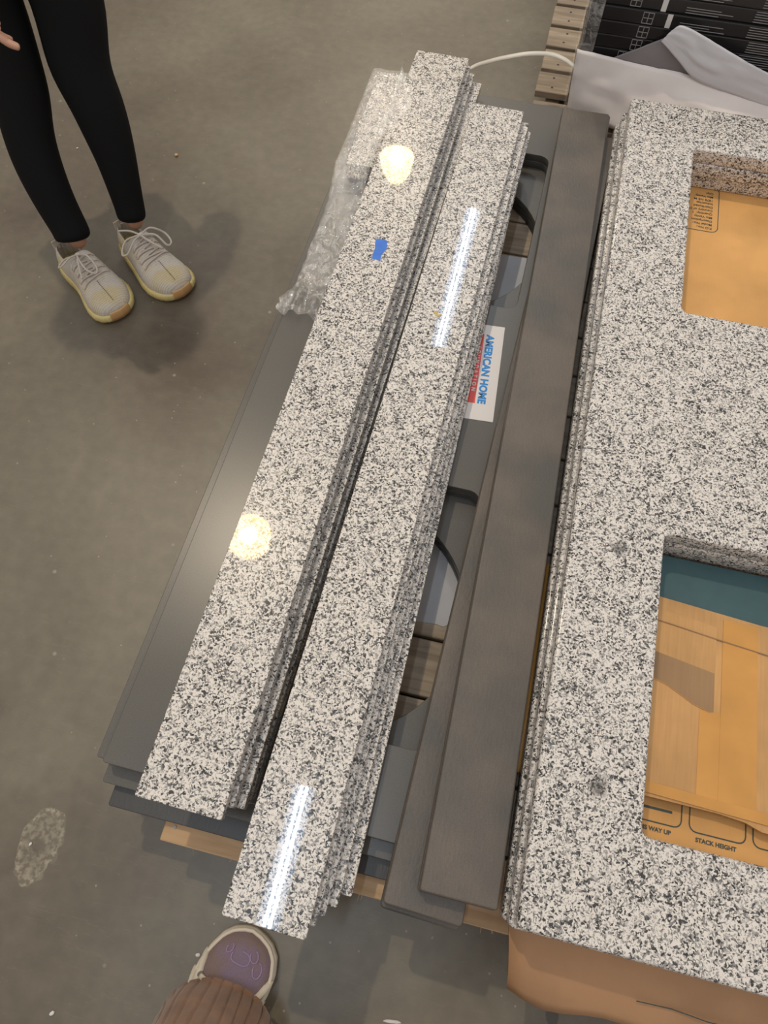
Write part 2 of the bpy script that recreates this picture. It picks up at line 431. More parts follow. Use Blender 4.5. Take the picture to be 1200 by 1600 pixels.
tube_lamp(-.78, -.95, .32, 6, 'long cool twin tube lamp mirrored at the near end of the granite')

# ------------------------------------------------------------------ stone strips and tops
def edge_fit(near, far, z, side, width):
    """near/far: pixels of one long edge's two ends at level z; side -1: it is the left edge, +1: the right"""
    a = at(*near, z); b = at(*far, z); d = b - a; L = d.length; d.normalize()
    n = Vector((d.y, -d.x, 0))      # to the right of the run
    c = (a + b) / 2 - n * side * width / 2
    return c, L, math.atan2(d.y, d.x) - math.pi / 2

def strip(name, near, far, ztop, side, width, thick, mat, label, cat, group, bev=.0012, r=.003):
    c, L, rz = edge_fit(near, far, ztop, side, width)
    me = plate_mesh(name, [round_rect(-width / 2, -L / 2, width / 2, L / 2, r, 3)], thick, bev)
    o = link(name, me, mat, None, (c.x, c.y, ztop - thick), rz)
    tag(o, label, cat, group); return o

PZ = .110           # pallet deck level
ST = .017           # grey top thickness
AZ = PZ + 4 * ST    # .178
# four grey vanity tops
GW, GL = .558, 1.615
def grey_top(k, near, far, rect, label, mat):
    """k = 0 topmost"""
    zt = AZ - k * ST
    c, L, rz = edge_fit(near, far, zt, -1, GW); L = GL
    d = Vector((-math.sin(rz), math.cos(rz), 0)); a = at(*near, zt)
    c = a + d * L / 2 + Vector((d.y, -d.x, 0)) * GW / 2
    inv = Matrix.Rotation(-rz, 3, 'Z')
    holes = []
    for (x0, y0, x1, y1) in (((-.30, .136, .036, .578), (-.30, .995, .036, 1.449))):
        p = inv @ (Vector((x1, (y0 + y1) / 2, 0)) - Vector((c.x, c.y, 0)))
        h = (y1 - y0) / 2
        if rect: holes.append(round_rect(p.x - .336, p.y - h, p.x, p.y + h, .022, 6))
        else: holes.append(ellipse(p.x - .165, p.y + (-.022 if y0 < .5 else -.03), .185, .195))
    me = plate_mesh('grey_vanity_top', [round_rect(-GW / 2, -L / 2, GW / 2, L / 2, .004, 3)] + holes, ST - .0004, .0012)
    o = link('grey_vanity_top', me, mat, None, (c.x, c.y, zt - ST + .0002), rz)
    tag(o, label, 'stone top', 'grey vanity tops on the pallet'); return o
grey_top(0, (159, 1190), (588, 131), True, 'dark grey stone vanity top, topmost of its stack, carrying the granite strips', M_GREY)
grey_top(1, (150, 1182), (580, 133), True, 'grey stone vanity top second in its stack, peeking out on the left', M_GREY)
grey_top(2, (159, 1221), (585, 145), False, 'grey stone vanity top third in its stack, stepping out at the near end', M_GREY)
grey_top(3, (168, 1258), (588, 150), False, 'darkest grey stone vanity top, lowest of the stack, directly on pallet', M_GREY_DARK)

SW = .119
TT = .020
# left stack of granite strips, top first
Ls = [((345, 1282), (733, 91)), ((364, 1264), (736, 103)), ((381, 1265), (742, 115)), ((389, 1256), (753, 130)), ((395, 1249), (750, 160))]
LLAB = ['long speckled granite strip with torn blue tape, topmost of left stack',
        'speckled granite strip directly under the blue-taped strip',
        'speckled granite strip, middle one of the left stack',
        'speckled granite strip, second from bottom of left stack, far end stepping out',
        'speckled granite strip, lowest of the left stack, near the dark gap']
for i, (n_, f_) in enumerate(Ls):
    strip('granite_backsplash', n_, f_, AZ + TT * (5 - i), 1, SW, TT - .0005, M_GRAN, LLAB[i], 'granite strip', 'granite strips of the left stack')
Ms = [((477, 1470), (819, 174)), ((492, 1449), (827, 192)), ((507, 1433), (830, 206)), ((526, 1419), (827, 218)), ((549, 1402), (822, 232))]
MLAB = ['long speckled granite strip with yellow paint mark, topmost of middle stack',
        'speckled granite strip second from top of the middle stack',
        'speckled granite strip, third of the five stepped middle ones',
        'speckled granite strip, second from bottom of the middle stack',
        'speckled granite strip, lowest of middle stack, lying over the white label']
for i, (n_, f_) in enumerate(Ms):
    strip('granite_backsplash', n_, f_, AZ + TT * (5 - i), 1, .107, TT - .0005, M_GRAN, MLAB[i], 'granite strip', 'granite strips of the middle stack')
# grey narrow strips on the right
GT = .016
GR = [((720, 1452), (959, 222), .108), ((722, 1449), (958, 218), .108)]
z0 = AZ
strip('grey_backsplash', (716, 1456), (958, 226), z0 + GT, 1, .107, GT - .0004, M_LEATHER, 'dark grey leathered stone strip, lowest of the right-hand grey ones', 'stone strip', 'dark grey stone strips', bev=.0024, r=.006)
strip('grey_backsplash', (722, 1450), (961, 216), z0 + 2 * GT, 1, .107, GT - .0004, M_LEATHER, 'dark grey leathered strip lying askew under the top grey strips', 'stone strip', 'dark grey stone strips', bev=.0024, r=.006)
strip('grey_backsplash', (775, 1424), (950, 186), z0 + 3 * GT, 1, .103, GT - .0004, M_LEATHER, 'dark grey stone strip just beneath the scuffed topmost grey one', 'stone strip', 'dark grey stone strips', bev=.0024, r=.004)
strip('grey_backsplash', (778, 1424), (952, 178), z0 + 4 * GT, 1, .1015, GT - .0004, M_LEATHER, 'scuffed dark grey leathered stone strip, topmost, next to the granite countertops', 'stone strip', 'dark grey stone strips', bev=.0024, r=.004)

# ------------------------------------------------------------------ pallets
def board(name, mat, parent, loc, size, rz=0.0):
    bm = bmesh.new(); add_box(bm, (0, 0, 0), size)
    o = bm_obj(name, bm, mat, parent, loc, rz); bevel(o, .0015, 1); return o
pal = empty('pallet', (.235, .77, 0)); tag(pal, 'wooden pallet under the grey stone tops, pale front board showing', 'pallet')
PX0, PX1 = -.322, .80
for k in range(17):
    y0 = -.066 + k * .0985
    fr = (k == 0)
    b_ = board('deck_board', M_WOOD_NEW if fr else M_WOOD_OLD, pal, ((PX0 + PX1) / 2 - .235, y0 + .0465 - .77, PZ - .009), (PX1 - PX0 + random.uniform(-.006, .006) * (not fr), .093, .0175))
    if fr:
        b_['label'] = 'pale new board along the front edge'
        for xx in (-.335 - .235 + .035 + .018,):
            bm = bmesh.new(); bmesh.ops.create_cone(bm, cap_ends=True, segments=10, radius1=.003, radius2=.0026, depth=.0015)
            bm_obj('nail', bm, M_METAL, b_, (PX0 + .016 - .235 - b_.location.x, -.025, .0095))
for xx in (PX0 + .05, .239, PX1 - .05):
    board('stringer', M_WOOD_OLD, pal, (xx - .235, 0, .0505), (.04, 1.62, .076))
for yy in (-.02, .35, .77, 1.2, 1.54):
    board('bottom_board', M_WOOD_OLD, pal, (0, yy - .77, .0065), (PX1 - PX0, .09, .0125))
# wood splinters on the front board's lower edge
bm = bmesh.new()
for k in range(26):
    x = PX0 + .03 + random.random() * .48; l = random.uniform(.004, .012)
    add_tube(bm, [(x, -.065, PZ - .012), (x + random.uniform(-.004, .006), -.066 - l, PZ - .014 - l * .3)], [.0006, .0002], 4)
tag(bm_obj('splinters', bm, M_WOOD_NEW, pal, (-.235, -.77, 0)), kind='stuff')

pal2 = empty('pallet', (.42, 2.02, 0)); tag(pal2, 'wooden pallet with short board ends beyond the stone, under black cartons', 'pallet')
y = 1.664
for k in range(8):
    w = .082 + random.uniform(-.004, .006)
    zc = .098 if k == 0 else .113
    x0 = -.026 + random.uniform(-.003, .003) + (.0 if k else 0)
    db = board('deck_board', M_WOOD_OLD, pal2, ((x0 + .88) / 2 - .42, y + w / 2 - 2.02, zc), (.88 - x0, w, .017))
    for q in (-1, 1):
        bm = bmesh.new(); bmesh.ops.create_cone(bm, cap_ends=True, segments=8, radius1=.0032, radius2=.0028, depth=.001)
        bm_obj('nail', bm, M_STITCH_N, db, (-(.88 - x0) / 2 + .043 + random.uniform(-.006, .006), q * w * .24, .0088))
    y += w + .014
for xx in (.02, .42, .84):
    board('stringer', M_WOOD_OLD, pal2, (xx - .42, .03, .052), (.036, .74, .087 - .0 if xx else .08))

# ------------------------------------------------------------------ foam sheet seen through the sink cutouts, on the pallet
def sheet(name, poly, z, thick, mat, parent=None, amp=0.0, n=1):
    bm = bmesh.new(); vs = [bm.verts.new((p[0], p[1], z)) for p in poly]; bm.faces.new(vs)
    r = bmesh.ops.extrude_face_region(bm, geom=bm.faces[:]); 
    for g in r['geom']:
        if isinstance(g, bmesh.types.BMVert): g.co.z += thick
    return bm_obj(name, bm, mat, parent)

# ------------------------------------------------------------------ the carton under the countertops
CZ = .186
cart = empty('carton', (.50, .74, PZ)); tag(cart, 'large flat brown shipping carton under the granite countertops, flap hanging out in front', 'carton')
bm = bmesh.new(); add_box(bm, (0, 0, (CZ - PZ) / 2 + .0002), (.626, 1.57, CZ - PZ - .0006))
o = bm_obj('body', bm, M_CARD_O, cart); bevel(o, .003, 2)
# front flap, drooping
bm = bmesh.new(); rows = []
for j in range(11):
    v = j / 10
    row = []
    for i in range(25):
        u = i / 24
        x = .184 + u * .63 + .016 * v * (1 - u)
        y = -.042 - v * (.082 + .012 * math.sin(u * 9) * v - .01 * u + .006 * math.sin(u * 23) * v)
        z = CZ - .001 - .030 * v * v - .004 * math.sin(u * 7) * v - .035 * max(0, v - .8) * max(0, 1 - u * 3)
        row.append(bm.verts.new((x, y, z)))
    rows.append(row)
for a, b in zip(rows, rows[1:]):
    for i in range(24): bm.faces.new((a[i], a[i + 1], b[i + 1], b[i]))
fl = bm_obj('front_flap', bm, M_CARD, cart, (-.50, -.74, -PZ), smooth=True); m_ = fl.modifiers.new('s', 'SOLIDIFY'); m_.thickness = .004
bm = bmesh.new()
add_tube(bm, [(.36 + k * .045, -.096 + .002 * math.sin(k * 2) , CZ - .0105 - .001 * k) for k in range(9)], .0007, 5)
bm_obj('crease', bm, M_INK, cart, (-.50, -.74, -PZ))
# worn brown side flap peeking out left
bm = bmesh.new(); rows = []
_sf = smooth_pts([at(px, py, .178) for px, py in ((859, 880), (852, 925), (843, 985), (831, 1050), (820, 1110), (809, 1165), (801, 1205))], 6)
for i, p in enumerate(_sf):
    o_ = .0012 * noise.noise((i * .4, 0, 0))
    rows.append([bm.verts.new((p.x + q - o_, p.y, z)) for q, z in ((.001, .118), (-.003, .15), (-.003, .176), (.008, .1828))])
for a, b in zip(rows, rows[1:]):
    for k in range(3): bm.faces.new((a[k], a[k + 1], b[k + 1], b[k]))
o = bm_obj('side_flap', bm, M_TAPE_B, cart, (-.50, -.74, -PZ), smooth=True); m_ = o.modifiers.new('s', 'SOLIDIFY'); m_.thickness = .003
# printing on the carton: text box seen in the far sink cutout (upside down), pictogram frames at the near one
def outline_ring(bm, pts, w, z):
    n = len(pts); inner = []; outer = []
    for i, p in enumerate(pts):
        a = Vector(pts[i - 1]); b = Vector(pts[(i + 1) % n]); t = (b - a).normalized(); nn = Vector((t.y, -t.x))
        q = Vector(p); outer.append(bm.verts.new((*(q + nn * w / 2), z))); inner.append(bm.verts.new((*(q - nn * w / 2), z)))
    for i in range(n):
        j = (i + 1) % n; bm.faces.new((outer[i], outer[j], inner[j], inner[i]))
bm = bmesh.new(); outline_ring(bm, round_rect(.25, 1.290, .410, 1.425, .014, 5), .0016, CZ + .0004)
bm_obj('printed_frame', bm, M_INK, cart, (-.50, -.74, -PZ))
lines = ['P.O No.:', 'Model No.:', 'Description:', 'Mix Vanity', 'Quantity:  1', 'Country of O', 'Distributed', 'Industries', '1878 NE M', 'Mix Vanity', 'Qty:']
for i, s in enumerate(lines):
    me = text_mesh(s, .0088, bold=.0001, align='LEFT')
    o = link('printed_line', me, M_INK, cart, (.398 - .50, 1.300 + i * .0105 - .74, CZ + .0003 - PZ), math.pi)
for (x0, x1) in ((.23, .400), (.411, .488), (.498, .58)):
    bm = bmesh.new(); outline_ring(bm, round_rect(x0, .121, x1, .21, .010, 4), .0018, CZ + .0004)
    bm_obj('printed_frame', bm, M_INK, cart, (-.50, -.74, -PZ))
bm = bmesh.new(); add_box(bm, (.362, .139, CZ + .0004), (.05, .0035, .0002)); bm_obj('printed_bar', bm, M_INK, cart, (-.50, -.74, -PZ))
for t_, x in (('THIS WAY UP', .362), ('STACK HEIGHT', .448)):
    me = text_mesh(t_, .0080, bold=.0003); link('printed_line', me, M_INK, cart, (x - .50, .1115 - .74, CZ + .0003 - PZ))

# teal board and taped cardboard piece inside the near cutout
bm = bmesh.new(); add_box(bm, (0, 0, 0), (.318, .123, .014)); o = bm_obj('foam_board', bm, M_TEAL, None, (.485, .4628, CZ + .0085)); bevel(o, .002, 2)
tag(o, 'teal blue board lying inside the near sink cutout', 'board')
tz = CZ + .0155
cp = empty('cardboard_piece', (.50, .29, tz)); tag(cp, 'torn ribbed cardboard piece with brown tape inside the near sink cutout', 'cardboard')
pz = .018
poly = [(.326, .450), (.50, .437), (.644, .440), (.644, .134), (.50, .140), (.478, .147), (.44, .150), (.326, .150)]
bm = bmesh.new(); vs = [bm.verts.new((p[0] - .5, p[1] - .29, 0)) for p in poly]; bm.faces.new(vs)
r = bmesh.ops.extrude_face_region(bm, geom=bm.faces[:])
for g in r['geom']:
    if isinstance(g, bmesh.types.BMVert): g.co.z += .005
o = bm_obj('panel', bm, M_CARD_R, cp)
bm = bmesh.new(); add_box(bm, (.466, .298, tz + .0056), (.052, .27, .0006), Matrix.Rotation(.0, 3, 'Z')); add_box(bm, (.425, .222, tz + .0054), (.03, .13, .0003))
bm_obj('packing_tape', bm, M_TAPE_B, cp, (-.5, -.29, -tz))
# torn darker flap shape
def flat_poly(name, poly, z, th, mat, parent, off=(0, 0, 0)):
    bm = bmesh.new(); vs = [bm.verts.new((p[0], p[1], z)) for p in poly]; bm.faces.new(vs)
    r = bmesh.ops.extrude_face_region(bm, geom=bm.faces[:])
    for g in r['geom']:
        if isinstance(g, bmesh.types.BMVert): g.co.z += th
    return bm_obj(name, bm, mat, parent, off)
M_CARD_D = cardboard('cardboard_dusty', (.36, .22, .11), True)
flat_poly('torn_flap', [(.328, .431), (.430, .418), (.430, .288), (.424, .285), (.40, .292), (.36, .312), (.328, .320)], tz + .005, .0012, M_CARD_R, cp, (-.5, -.29, -tz))
flat_poly('dusty_patch', [(.328, .361), (.429, .345), (.4295, .288), (.424, .286), (.40, .293), (.36, .313), (.328, .321)], tz + .0061, .0004, M_CARD_D, cp, (-.5, -.29, -tz))
bm = bmesh.new(); add_tube(bm, [(.328, .410, tz + .0064), (.36, .407, tz + .0066), (.43, .399, tz + .0064), (.50, .392, tz + .0058), (.64, .382, tz + .0058)], .0011, 5)
bm_obj('fold_line', bm, M_CARD_D, cp, (-.5, -.29, -tz))
bm = bmesh.new(); add_box(bm, (.486, .158, tz + .0064), (.31, .015, .0006), Matrix.Rotation(-.03, 3, 'Z'))
bm_obj('packing_tape', bm, M_TAPE_B, cp, (-.5, -.29, -tz))

# ------------------------------------------------------------------ granite countertops, three of them
CT = .0313
CW, CL = .560, 1.588
clab = ['speckled granite double-sink countertop, topmost, with two dark smudges', 'granite countertop in the middle of the stack of three', 'granite countertop lowest of three, lying on the brown carton']
for i in range(3):
    zt = .280 - i * CT
    dx = (0, -.0065, -.0125)[i]; dy = (0, -.002, .003)[i]; rz = (-.0015, .001, .003)[i]
    cx, cy = .180 + CW / 2 + dx, -.047 + CL / 2 + dy
    holes = [round_rect(.319 - .180 - CW / 2, y0 + .047 - CL / 2, .319 - .180 - CW / 2 + .33, y1 + .047 - CL / 2, .012, 4) for y0, y1 in ((.090, .522), (.968, 1.410))]
    if i: holes = [[(x + (.004 * i), y + .002 * i) for x, y in h] for h in holes]
    me = plate_mesh('granite_countertop', [round_rect(-CW / 2, -CL / 2, CW / 2, CL / 2, .008, 4)] + holes, CT - .0005, .0035)
    o = link('granite_countertop', me, M_GRAN_C, None, (cx, cy, zt - CT), rz)
    tag(o, clab[i], 'countertop', 'granite countertops stacked on the carton')

# ------------------------------------------------------------------ printed label, tape, paint
lab = empty('printed_label', (0, .83, AZ)); tag(lab, 'white label with blue and red print, half under the middle granite strips', 'label')
p_a, p_b, p_c = at(789, 512, AZ), at(770, 660, AZ), at(725, 655, AZ)
ld = (p_a - p_b); LL = ld.length; lang = math.atan2(ld.y, ld.x) - math.pi / 2
mid = (p_a + p_b) / 2
lab.location = (mid.x, mid.y, AZ); lab.rotation_euler = (0, 0, lang)
bm = bmesh.new(); add_box(bm, (-.045, 0, .0003), (.09, LL, .0003)); bm_obj('paper', bm, M_WHITE, lab)
link('printed_letters', text_mesh('AMERICAN HOME', .0196, bold=.0010, spacing=1.02), M_BTXT, lab, (-.0262, .006, .0005), -math.pi / 2)
bm = bmesh.new(); add_box(bm, (-.0440, .006, .00052), (.0135, .162, .00012)); bm_obj('red_band', bm, M_RED, lab)
link('printed_letters', text_mesh('FOUNDATION', .0105, bold=.0003, spacing=1.75), M_WHITE, lab, (-.0440, .004, .0006), -math.pi / 2)
lab.children[1]['label'] = 'blue capital letters'; 

tz2 = AZ + 5 * TT
def px_poly(pts, z): return [at(x, y, z).xy for x, y in pts]
o = flat_poly('masking_tape', px_poly([(588, 374), (594, 373), (598, 375), (607, 377), (604, 382), (606, 384), (601, 393), (596, 399), (594, 408), (589, 406), (581, 404), (583, 396), (586, 388), (586, 380)], tz2), tz2, .0004, M_BLUE, None)
tag(o, 'torn scrap of bright blue tape on the left granite strip', 'tape')
bm = bmesh.new()
for px, py, r in ((681, 489, .0035), (684, 493, .004), (689, 492, .0022), (680, 496, .002)):
    p = at(px, py, tz2); bmesh.ops.create_icosphere(bm, subdivisions=1, radius=r, matrix=Matrix.Translation(p + Vector((0, 0, .0003))) @ Matrix.Diagonal((1.3, .7, .12, 1)))
o = bm_obj('paint_mark', bm, M_YEL, None); tag(o, 'small yellow paint blot on the middle granite strip', 'mark')

# foam sheet between pallet and grey tops, seen through the oval sink holes
o = flat_poly('foam_sheet', [(-.29, .36), (-.12, .34), (.01, .352), (.022, .350), (.05, .372), (.12, .36), (.13, 1.19), (.03, 1.205), (-.12, 1.20), (-.29, 1.19)], PZ + .0001, .0004, M_FOAM_U, None)
tag(o, 'thin pale foam sheet on the pallet, seen through the oval sink holes', 'foam sheet')

# ------------------------------------------------------------------ plastic film over the far left
blk = empty('wrapped_granite', (-.356, 1.435, AZ)); tag(blk, 'short granite pieces wrapped in clear film beside the left stack', 'granite block')
for k in range(2):
    me = plate_mesh('granite_piece', [round_rect(-.034, -.16, .034, .16, .003, 3)], .0185, .0015)
    link('granite_piece', me, M_GRAN, blk, (0, 0, k * .019 + .0006), 0.012)
def film():
    bm = bmesh.new(); rows = []
    nj, ni = 150, 60
    for j in range(nj + 1):
        v = j / nj; y = 1.645 - v * .775           # far -> near
        over = max(0, min(1, (y - 1.17) / .10)); over = over * over * (3 - 2 * over)    # where the film still rides over the wrapped pieces
        near = max(0, min(1, (.955 - y) / .06))    # crumpled near end
        row = []
        xl = -.393 - .012 * (1.63 - y) / 1.6       # left edge of the grey tops
        xr = -.319 - .012 * (1.62 - y) / 1.6       # left edge of the granite strip
        far = max(0, min(1, (1.645 - y) / .045))
        for i in range(ni + 1):
            u = i / ni
            top = AZ + .004 + over * .0375
            xo = xl - .006 - .012 * near - .003 * over
            if u < .22:                            # down the left side
                k = u / .22; x = xo + .003 * math.sin(k * 5); z = .118 + (top - .118) * k
            else:
                k = (u - .22) / .78
                xe = xr - .003 + over * .050 * max(0, min(1, (1.53 - y) / .12)) * max(0, min(1, (y - 1.25) / .15))
                x = xo + (xe - xo) * k; z = top
                if x > xr - .012 and over > .3 and y < 1.56: z = max(z, AZ + .102 * min(1, (x - xr + .012) / .008) * 1.0)
                if x > xr and y < 1.56: z = max(z, AZ + .1018)
            z0_ = z
            nn = noise.noise((x * 55, y * 34, z * 40)) * .5 + noise.noise((x * 130 + y * 40, y * 60, z * 90)) * .28
            ridge = abs(noise.noise((x * 28 + y * 22, y * 9, 3)))
            amp = .0035 + .011 * near + .002 * (1 - over)
            z += amp * (nn + .5 - ridge); x += amp * .5 * noise.noise((x * 90, y * 60, z * 70 + 9)) * (1 if u < .25 else .4)
            if near > 0: z += near * .007 * (1 + math.sin(x * 190))
            z = .118 + (z - .118) * (far ** .5) + .006 * (1 - far)
            if far < 1: x = x + (1 - far) * .03 * (.5 - u) * 1.2
            if z0_ >= AZ: z = max(z, min(z0_, AZ + .0005) if y < 1.60 else .12)
            row.append(bm.verts.new((x, y + .003 * noise.noise((x * 40, y * 40, 1)), z)))
        rows.append(row)
    for a, b in zip(rows, rows[1:]):
        for i in range(ni): bm.faces.new((a[i], a[i + 1], b[i + 1], b[i]))
    o = bm_obj('plastic_film', bm, M_FILM, None, smooth=True)
    tag(o, 'crinkled clear plastic film over the far left of the grey tops', 'plastic wrap')
film()

# ------------------------------------------------------------------ black cartons, foam and strap beyond
BY = 1.722
bz = .1225
for k in range(12):
    h = .0292
    t = empty('flooring_carton', (.54 + .048 * 0 + random.uniform(-.003, .003), BY + .10 + random.uniform(-.002, .003), bz))
    tag(t, 'long flat black carton with white print, number ' + ['one', 'two', 'three', 'four', 'five', 'six', 'seven', 'eight', 'nine', 'ten', 'eleven', 'twelve'][k] + ' up from pallet', 'carton', 'black cartons stacked on the far pallet')
    bm = bmesh.new(); add_box(bm, (0, 0, h / 2), (.97, .20, h - .0006)); o = bm_obj('body', bm, M_BLACKBOX, t); bevel(o, .0025, 2)
    fy = -.1004
    # window pictogram: 2 x 2 frame
    bm = bmesh.new(); s = .022; x0 = -.395 + [.0, .004, -.006, -.002, .006, .022, .028, .03][k % 8] * 1.2
    for q in (-1, 0, 1):
        add_box(bm, (x0 + q * s / 2, fy, h / 2), (.0012, .0006, s)); add_box(bm, (x0, fy, h / 2 + q * s / 2), (s + .0012, .0006, .0012))
    bm_obj('pictogram', bm, M_PRINTW, t)
    bm = bmesh.new()
    for g in range(6):
        xs = -.29 + g * .145 + random.uniform(-.01, .01)
        for r_ in range(5):
            if g == 0 and r_ > 2: continue
            L = random.uniform(.06, .10); add_box(bm, (xs + L / 2, fy, h * (.16 + .17 * r_)), (L, .0005, .0011))
    tag(bm_obj('printed_text', bm, M_PRINTW, t), kind='stuff')
    if k in (5, 7, 8):
        bm = bmesh.new(); add_box(bm, (x0 + [.03, .045, .06][k % 3], fy - .0004, h / 2), (.011, .0006, h * .95)); bm_obj('paper_tag', bm, M_WHITE, t)
    bz += h
# shrink film along the left corner of the cartons
bm = bmesh.new(); rows = []
for j in range(60):
    z = .12 + j / 59 * .36
    row = []
    for i in range(16):
        u = i / 15
        if u < .5: x, y = .049, BY + .10 - u * .2
        else: x, y = .049 + (u - .5) * .07, BY - .004
        q = noise.noise((x * 60, y * 60 + i, z * 50)) * .006
        row.append(bm.verts.new((x - abs(q) * (u < .55), y - abs(q) * (u > .45), z)))
    rows.append(row)
for a, b in zip(rows, rows[1:]):
    for i in range(15): bm.faces.new((a[i], a[i + 1], b[i + 1], b[i]))
M_FILM2 = film_mat('carton_film', .02, .28)
tag(bm_obj('shrink_wrap', bm, M_FILM2, None, smooth=True), 'glossy shrink wrap around the left corner of the black cartons', 'plastic wrap')

def ruled_sheet(name, top, bot, mat, label, amp=.003, seed=0, nj=14):
    """cloth-like sheet between two 3-D polylines"""
    T = smooth_pts(top, 6); B = smooth_pts(bot, 6); n = min(len(T), len(B)); bm = bmesh.new(); rows = []
    for j in range(nj + 1):
        v = j / nj
        row = []
        for i in range(n):
            a = T[int(i * (len(T) - 1) / (n - 1))]; b = B[int(i * (len(B) - 1) / (n - 1))]
            p = a.lerp(b, v)
            q = noise.noise((p.x * 9 + seed, p.z * 22, v * 3)) * amp * math.sin(v * math.pi) * 2 + noise.noise((p.x * 40 + seed, v * 8, 2)) * amp * .4
            row.append(bm.verts.new(p + Vector((0, -abs(q), q))))
        rows.append(row)
    for a, b in zip(rows, rows[1:]):
        for i in range(n - 1): bm.faces.new((a[i], a[i + 1], b[i + 1], b[i]))
    o = bm_obj(name, bm, mat, None, smooth=True); m = o.modifiers.new('s', 'SOLIDIFY'); m.thickness = .0012
    if label: tag(o, label, 'foam sheet')
    return o
def aty(px, py, y):
    r = ROT @ Vector((px - 600, -(py - 800), -F_PX)); t = y / r.y
    return Vector((r.x * t, y, r.z * t + CAM_H))
fy = BY - .012
ruled_sheet('foam_sheet', [aty(902, 76, fy), aty(955, 89, fy), aty(1012, 103, fy), aty(1062, 113, fy), aty(1130, 135, fy), aty(1210, 160, fy), aty(1330, 190, fy)],
            [Vector((.058, fy - .012, .125)), Vector((.12, fy - .03, .124)), Vector((.2, fy - .06, .122)), Vector((.3, fy - .09, .122)), Vector((.42, fy - .10, .122)), Vector((.55, fy - .10, .122)), Vector((.7, fy - .10, .122))],
            M_FOAM, 'white foam sheet hanging over the front of the black cartons', .004, 0)
ruled_sheet('foam_sheet', [aty(1036, 60, fy + .004), aty(1048, 70, fy + .004), aty(1062, 92, fy + .004), aty(1083, 122, fy + .004)],
            [aty(950, 93, fy + .004), aty(975, 100, fy + .004), aty(1010, 108, fy + .004), aty(1060, 122, fy + .004)],
            M_FOAM_G, 'greyish see-through foam corner on the black cartons, behind the white sheet', .001, 5)
ruled_sheet('foam_sheet', [aty(1049, 48, fy - .012), aty(1068, 40, fy - .014), aty(1110, 62, fy - .014), aty(1160, 92, fy - .012), aty(1215, 120, fy - .01), aty(1330, 160, fy - .01)],
            [aty(1033, 64, fy - .008), aty(1058, 92, fy - .008), aty(1088, 125, fy - .008), aty(1145, 147, fy - .008), aty(1215, 172, fy - .008), aty(1330, 205, fy - .008)],
            M_FOAM_B, 'white foam flap folded back against the black cartons, upper right', .003, 11)
# strap
pts = [at(690, 140, .14), at(735, 107, .16), at(765, 96, .19), at(795, 89, .21), at(828, 84, .22), at(860, 85, .22), at(882, 93, .22), at(897, 104, .215)]
sp_ = smooth_pts(pts, 6); bm = bmesh.new(); a_ = None
for p in sp_:
    d_ = Vector((0, .0045, .0025))
    c_ = [bm.verts.new(p - d_), bm.verts.new(p + d_)]
    if a_: bm.faces.new((a_[0], a_[1], c_[1], c_[0]))
    a_ = c_
o = bm_obj('packing_strap', bm, M_STRAP, None, smooth=True); m_ = o.modifiers.new('s', 'SOLIDIFY'); m_.thickness = .001
tag(o, 'cream plastic packing strap arching from the black cartons to the granite', 'strap')

# floor crumb and small litter
def crumb(px, py, s, mat, label, stretch=(1, .7, .5)):
    p = at(px, py, 0); bm = bmesh.new()
    bmesh.ops.create_icosphere(bm, subdivisions=2, radius=s, matrix=Matrix.Diagonal((*stretch, 1)))
    for v in bm.verts: v.co *= 1 + .35 * noise.noise(v.co * 300)
    o = bm_obj('crumb', bm, mat, None, (p.x, p.y, s * stretch[2] * .8), random.random() * 3); tag(o, label, 'crumb')
crumb(276, 243, .006, M_WOOD_NEW, 'tan crumb on the floor to the right of the leggings')
crumb(121, 232, .003, M_WHITE, 'tiny white crumb on the floor between the two legs')
crumb(48, 1319, .003, M_WHITE, 'small white grain in the pale floor stain')
crumb(82, 1583, .004, M_WHITE, 'white chip on the floor near the lower left corner')
crumb(612, 1596, .004, M_WHITE, 'thin white paper bit on the floor at the bottom edge', (3.2, .6, .3))
crumb(310, 1492, .004, M_WHITE, 'white speck beside the purple shoe')

# ------------------------------------------------------------------ people
def skin_obj(name, verts, edges, mat, parent, root=0, sub=2):
    me = D.meshes.new(name); me.from_pydata([v[0] for v in verts], edges, [])
    o = D.objects.new(name, me); COL.objects.link(o); me.materials.append(mat)
    m = o.modifiers.new('skin', 'SKIN'); m.use_smooth_shade = True
    for i, v in enumerate(verts):
        r = v[1] if isinstance(v[1], (tuple, list)) else (v[1], v[1])
        me.skin_vertices[0].data[i].radius = r; me.skin_vertices[0].data[i].use_root = (i == root)
    s = o.modifiers.new('sub', 'SUBSURF'); s.levels = sub; s.render_levels = sub
    dg = bpy.context.evaluated_depsgraph_get(); dg.update()
    nm = D.meshes.new_from_object(o.evaluated_get(dg)); D.objects.remove(o); D.meshes.remove(me)
    nm.name = name
    nm.polygons.foreach_set('use_smooth', [True] * len(nm.polygons))
    o = D.objects.new(name, nm); COL.objects.link(o)
    if len(nm.materials) == 0: nm.materials.append(mat)
    o.parent = parent
    if parent: o.matrix_parent_inverse = parent.matrix_world.inverted()
    return o

